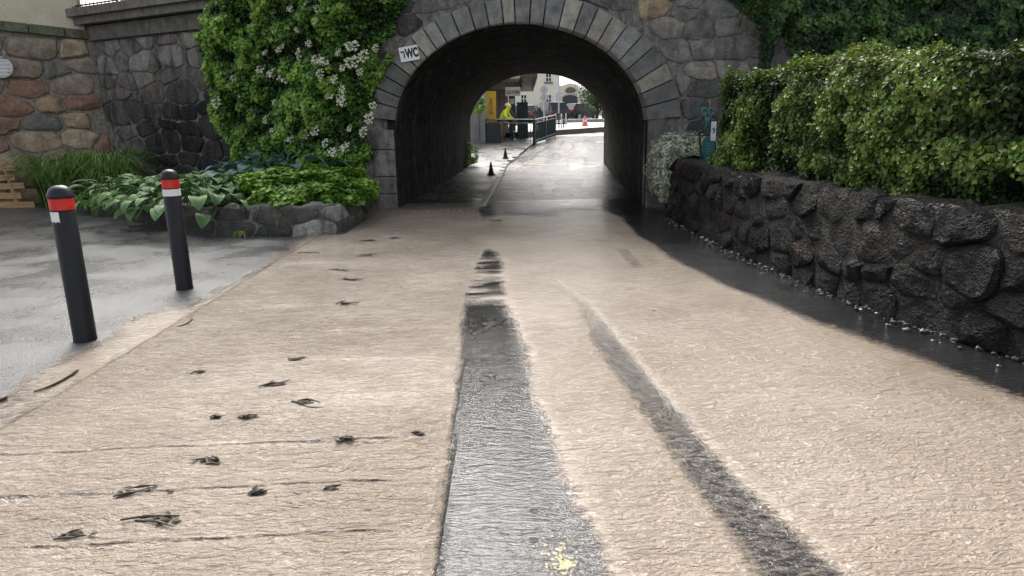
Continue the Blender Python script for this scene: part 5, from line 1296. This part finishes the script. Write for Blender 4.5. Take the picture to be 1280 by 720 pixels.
cb = AT(653, 143, 32.5); cab = empty("dark_cabinet", (cb[0], 32.5, float(zg(32.5)))); tag(cab, "dark boxy street cabinet standing behind the fence", "cabinet")
hz = float(AT(653, 129, 32.5)[2] - zg(32.5))
MB().box((0, 0, hz / 2), (.5, .4, hz), 0, .01).build("body", M_GRN, cab, world=False); MB().box((0, -.205, hz / 2), (.42, .012, hz - .12), 0, .004).build("door", M_GRN, cab, world=False); MB().box((0, 0, hz + .02), (.54, .44, .04), 0, .008).build("lid", M_GRN, cab, world=False)
# road signs on their pole, seen from behind, and a tall lamp pole
M_GALV = m_plain("galvanised", (.42, .44, .46), .4, .15, 12, .05, metal=.5)
def disc(b, c, r, n=22): b.prism([(r * math.cos(2 * math.pi * k / n), r * math.sin(2 * math.pi * k / n)) for k in range(n)], (np.array(c), FX, FZ, FN), -.012, .012, .003)
sp_ = AT(680, 150, 42); sgn = empty("road_sign", (sp_[0], 42, float(zs(42)))); tag(sgn, "grey pole with two round signs seen from behind", "sign")
MB().tube([(sp_[0], 42, float(zs(42))), (sp_[0], 42, 2.9)], .035, 8).build("pole", M_GALV, sgn)
for y in (112, 121.8): 
    c = AT(680, y, 41.95); b = MB(); disc(b, (c[0], 41.95, c[2]), .235); dn = b.build("sign_disc", M_GALV, sgn)
    b = MB().box((c[0], 41.93, c[2]), (.03, .014, .40)); b.build("clamp_bar", m_plain("sign_back", (.2, .21, .22), .5), dn)
lp = AT(698.5, 150, 52); lam = empty("lamp_post", (lp[0], 52, float(zs(52)))); tag(lam, "tall thin grey lamp post with a square plate by the gate wall", "lamp post")
MB().tube([(lp[0], 52, float(zs(52))), (lp[0], 52, 5.0), (lp[0], 52, 8.5)], [.06, .05, .04], 8).build("pole", M_GALV, lam)
MB().tube([(lp[0], 52, 8.5), (lp[0], 51.5, 8.9), (lp[0], 50.6, 9.0)], .04, 8).build("arm", M_GALV, lam); MB().box((lp[0], 50.3, 8.98), (.22, .6, .1), 0, .02).build("lamp_head", M_GALV, lam)
c = AT(698.5, 121, 51.9); MB().box((c[0], 51.9, c[2]), (.42, .02, .62), 0, .004).build("plate", M_GALV, lam)
# low parapet dots on the street edge
wl_ = empty("low_wall", (8, 50, float(zs(50)))); tag(wl_, "low pale-capped wall across the street in front of the cars", "wall")
p0, p1 = AT(703, 151, 50), AT(760, 151, 50); zc = float(AT(730, 149.5, 50)[2])
MB().box(((p0[0] + p1[0]) / 2, 50, (zc + float(zs(50)) - .4) / 2), (p1[0] - p0[0], .3, zc - float(zs(50)) + .4)).build("wall", M_GREYR, wl_)
for x in np.arange(p0[0] + .15, p1[0], .42): MB().box((x, 50, zc + .03), (.34, .34, .06), 0, .01).build("cap_stone", M_WB, wl_)
# trees at the far right
def tree(loc, h, r, n, seed, pal, label):
    rg = np.random.default_rng(seed); root = empty("tree", loc); tag(root, label, "tree", "trees behind the gate wall"); b = MB()
    b.tube([(0, 0, -.2), (.05, 0, h * .35), (-.05, .05, h * .7)], [.16, .11, .05], 8)
    for k in range(6):
        a = k * 1.05; b.tube([(0, 0, h * (.3 + .06 * k)), (r * .7 * math.cos(a), r * .7 * math.sin(a), h * (.5 + .07 * k))], [.06, .02], 6)
    b.build("trunk", M_BARK, root, world=False, smooth_=True)
    cl = rg.normal(0, 1, (26, 3)); cl /= np.linalg.norm(cl, axis=1, keepdims=True); cl = cl * np.array([r, r, h * .38]) * rg.uniform(.3, .95, (26, 1)) + np.array([0, 0, h * .62])
    P = cl[rg.integers(26, size=n)] + rg.normal(0, 1, (n, 3)) * r * .24; N = P - np.array([0, 0, h * .5]) + rg.normal(0, 1.0, (n, 3))
    link("crown", leaf_mesh("crown", P, N, rg.uniform(.1, .2, n), leaf_colors(n, pal, rg), ML_SOFT, .42, .1, rg), root)
TP = [(.012, .03, .01), (.03, .07, .02), (.06, .12, .03)]
for i, (x, Y, h, r) in enumerate([(746, 58, 3.6, 1.6), (754, 60, 4.6, 1.9), (765, 57, 4.2, 1.8)]):
    p = AT(x, 150, Y); tree((float(p[0]), Y, float(zs(Y)) - .2), h, r, 2600, 300 + i, TP, "dark green leafy tree behind the low wall beyond the tunnel")
# overgrowth at the tunnel's far left mouth
def wall_tuft(p, r, n, seed):
    o = mound("wall_fern", "green ferny tuft growing at the tunnel's far mouth", p, r, n, .06, GP, ML_SOFT, seed, .35, -1); o["group"] = "tufts at the tunnel mouth"; return o
a = AT(586, 190, 21.5); wall_tuft((-1.25, 21.6, .55), (.28, .3, .34), 900, 311)["label"] = "green ferny tuft growing low at the tunnel's far footpath edge"
a = AT(598, 130, 22.3); wall_tuft((float(a[0]) - .1, 22.5, float(a[2])), (.3, .12, .3), 500, 312)["label"] = "leafy tuft hanging high on the arch at the tunnel's far mouth"

# ---- people
def person(loc, rz, label, joints, coat, trous, hat=None, hood=False):
    root = empty("person", tuple(map(float, loc)), rz); tag(root, label, "person")
    J = joints
    def skin(name, chains, mat, lev=1):
        V, E, R_ = [], [], []; idx = {}
        for ch in chains:
            prev = None
            for (pt, r) in ch:
                key = tuple(round(v, 4) for v in pt)
                if key not in idx: idx[key] = len(V); V.append(pt); R_.append(r)
                if prev is not None: E.append((prev, idx[key]))
                prev = idx[key]
        me = bpy.data.meshes.new(name); me.from_pydata(V, E, []); o = link(name, me, root); me.materials.append(mat)
        m_ = o.modifiers.new("skin", 'SKIN'); m_.use_smooth_shade = True
        for i, r in enumerate(R_): me.skin_vertices[0].data[i].radius = (r, r); 
        me.skin_vertices[0].data[0].use_root = True
        s2 = o.modifiers.new("sub", 'SUBSURF'); s2.levels = lev; s2.render_levels = lev; return o
    hip, chest, neck, head = J['hip'], J['chest'], J['neck'], J['head']
    M_SK = m_plain("skin", (.45, .27, .19), .5, .1, 20, .05)
    lg = []; arms = []; body = [[(hip, .13), (chest, .15), (neck, .055), (head, .095), ((head[0], head[1], head[2] + .1), .07)]]
    fingers = []
    for s_ in ('l', 'r'):
        lg.append([(hip, .13), (J['h' + s_], .09), (J['k' + s_], .065), (J['a' + s_], .045), (J['t' + s_], .035)])
        arms.append([(chest, .15), (J['s' + s_], .07), (J['e' + s_], .045), (J['w' + s_], .03)])
        w = np.array(J['w' + s_]); e = np.array(J['e' + s_]); d = (w - e) / np.linalg.norm(w - e); side = np.cross(d, [0, 0, 1.]); side = side / (np.linalg.norm(side) + 1e-6); dn = np.cross(side, d)
        palm = tuple(w + d * .07); hand = [(tuple(w), .03), (palm, .034)]; fingers.append(hand)
        for k, L in enumerate((.055, .07, .075, .065)):
            b0 = w + d * .085 + side * (.022 * (k - 1.5)); fingers.append([(palm, .034), (tuple(b0), .010), (tuple(b0 + d * L * .6 - dn * .012), .009), (tuple(b0 + d * L - dn * .03), .007)])
        b0 = w + d * .03 + side * .035; fingers.append([(tuple(w), .03), (tuple(b0), .011), (tuple(b0 + d * .045 + side * .015), .009)])
    skin("body", body + lg + arms + fingers, M_SK)
    sc_ = lambda ch, k, m: [(p, r * k + m) for p, r in ch]
    cc = [sc_([(hip, .15), (chest, .17), (neck, .075)] + ([(head, .115), ((head[0] - .02, head[1], head[2] + .11), .085)] if hood else []), 1, .01)] + [sc_(a, 1.12, .012) for a in arms]
    cc = [[(p, .16 if p == hip else (.18 if p == chest else r)) for p, r in ch] for ch in cc]
    skin("coat", cc, coat); skin("trousers", [sc_(l[:4], 1.08, .012) for l in lg], trous)
    skin("shoes", [[(J['a' + s_], .058), (J['t' + s_], .048)] for s_ in 'lr'], M_IRON) if False else None
    for s_ in 'lr': skin("shoe", [[(J['a' + s_], .055), (J['t' + s_], .05)]], M_IRON)
    hd = np.array(head); f = np.array([1., 0, -.15]); f /= np.linalg.norm(f)
    for q, (dz, dy, r, mm) in enumerate(((.03, .035, .013, M_IRON), (.03, -.035, .013, M_IRON), (-.005, 0, .02, M_SK), (-.045, 0, .016, m_plain("lips", (.4, .15, .12), .5)))):
        c = hd + f * .095 + np.array([0, dy, dz]); MB().lathe([(.001, -r), (r * .8, -r * .6), (r, 0), (r * .8, r * .6), (.001, r)], 8, tuple(c)).build(("eye", "eye", "nose", "mouth")[q], mm, root, world=False, smooth_=True)
    if hat is not None: shade_auto(MB().lathe([(.15, .0), (.13, .015), (.118, .03), (.11, .08), (.07, .115), (.01, .125)], 16, (hd[0], hd[1], hd[2] + .045)).build("cap", hat, root, world=False), 40)
M_RAIN = m_plain("yellow_raincoat", (.72, .78, .03), .35, .1, 8, .1); M_DKC = m_plain("dark_clothes", (.03, .035, .05), .7, .2, 8, .2); M_BRT = m_plain("tan_trousers", (.22, .15, .08), .8, .2, 8, .2)
std = lambda lean, sq: dict(hip=(0, 0, .90 - sq), chest=(.10 + lean, 0, 1.28 - sq - lean * .3), neck=(.14 + lean * 1.4, 0, 1.43 - sq - lean * .45), head=(.19 + lean * 1.6, 0, 1.55 - sq - lean * .5),
                            hl=(0, .10, .86 - sq), hr=(0, -.10, .86 - sq), kl=(.08 + sq * .6, .12, .47 - sq * .2), kr=(.05 + sq * .6, -.13, .47 - sq * .2), al=(-.02, .13, .09), ar=(-.06, -.14, .09), tl=(.16, .15, .05), tr=(.12, -.16, .05),
                            sl=(.10 + lean, .19, 1.30 - sq - lean * .3), sr=(.10 + lean, -.19, 1.30 - sq - lean * .3), el=(.18 + lean, .27, 1.05 - sq), er=(.18 + lean, -.27, 1.05 - sq), wl=(.38 + lean, .20, .95 - sq), wr=(.40 + lean, -.18, .93 - sq))
p = AT(631, 150, 30.6); person((p[0] - .15, 30.6, zg(30.6)), rad(-20), "person in a bright yellow hooded raincoat bending behind the fence", std(.12, .02), M_RAIN, M_BRT, None, True)
p = AT(641, 150, 31.2); person((p[0], 31.2, zg(31.2)), rad(200), "person in dark clothes and white cap facing the yellow raincoat", std(.03, .08), M_DKC, M_DKC, M_WB, False)
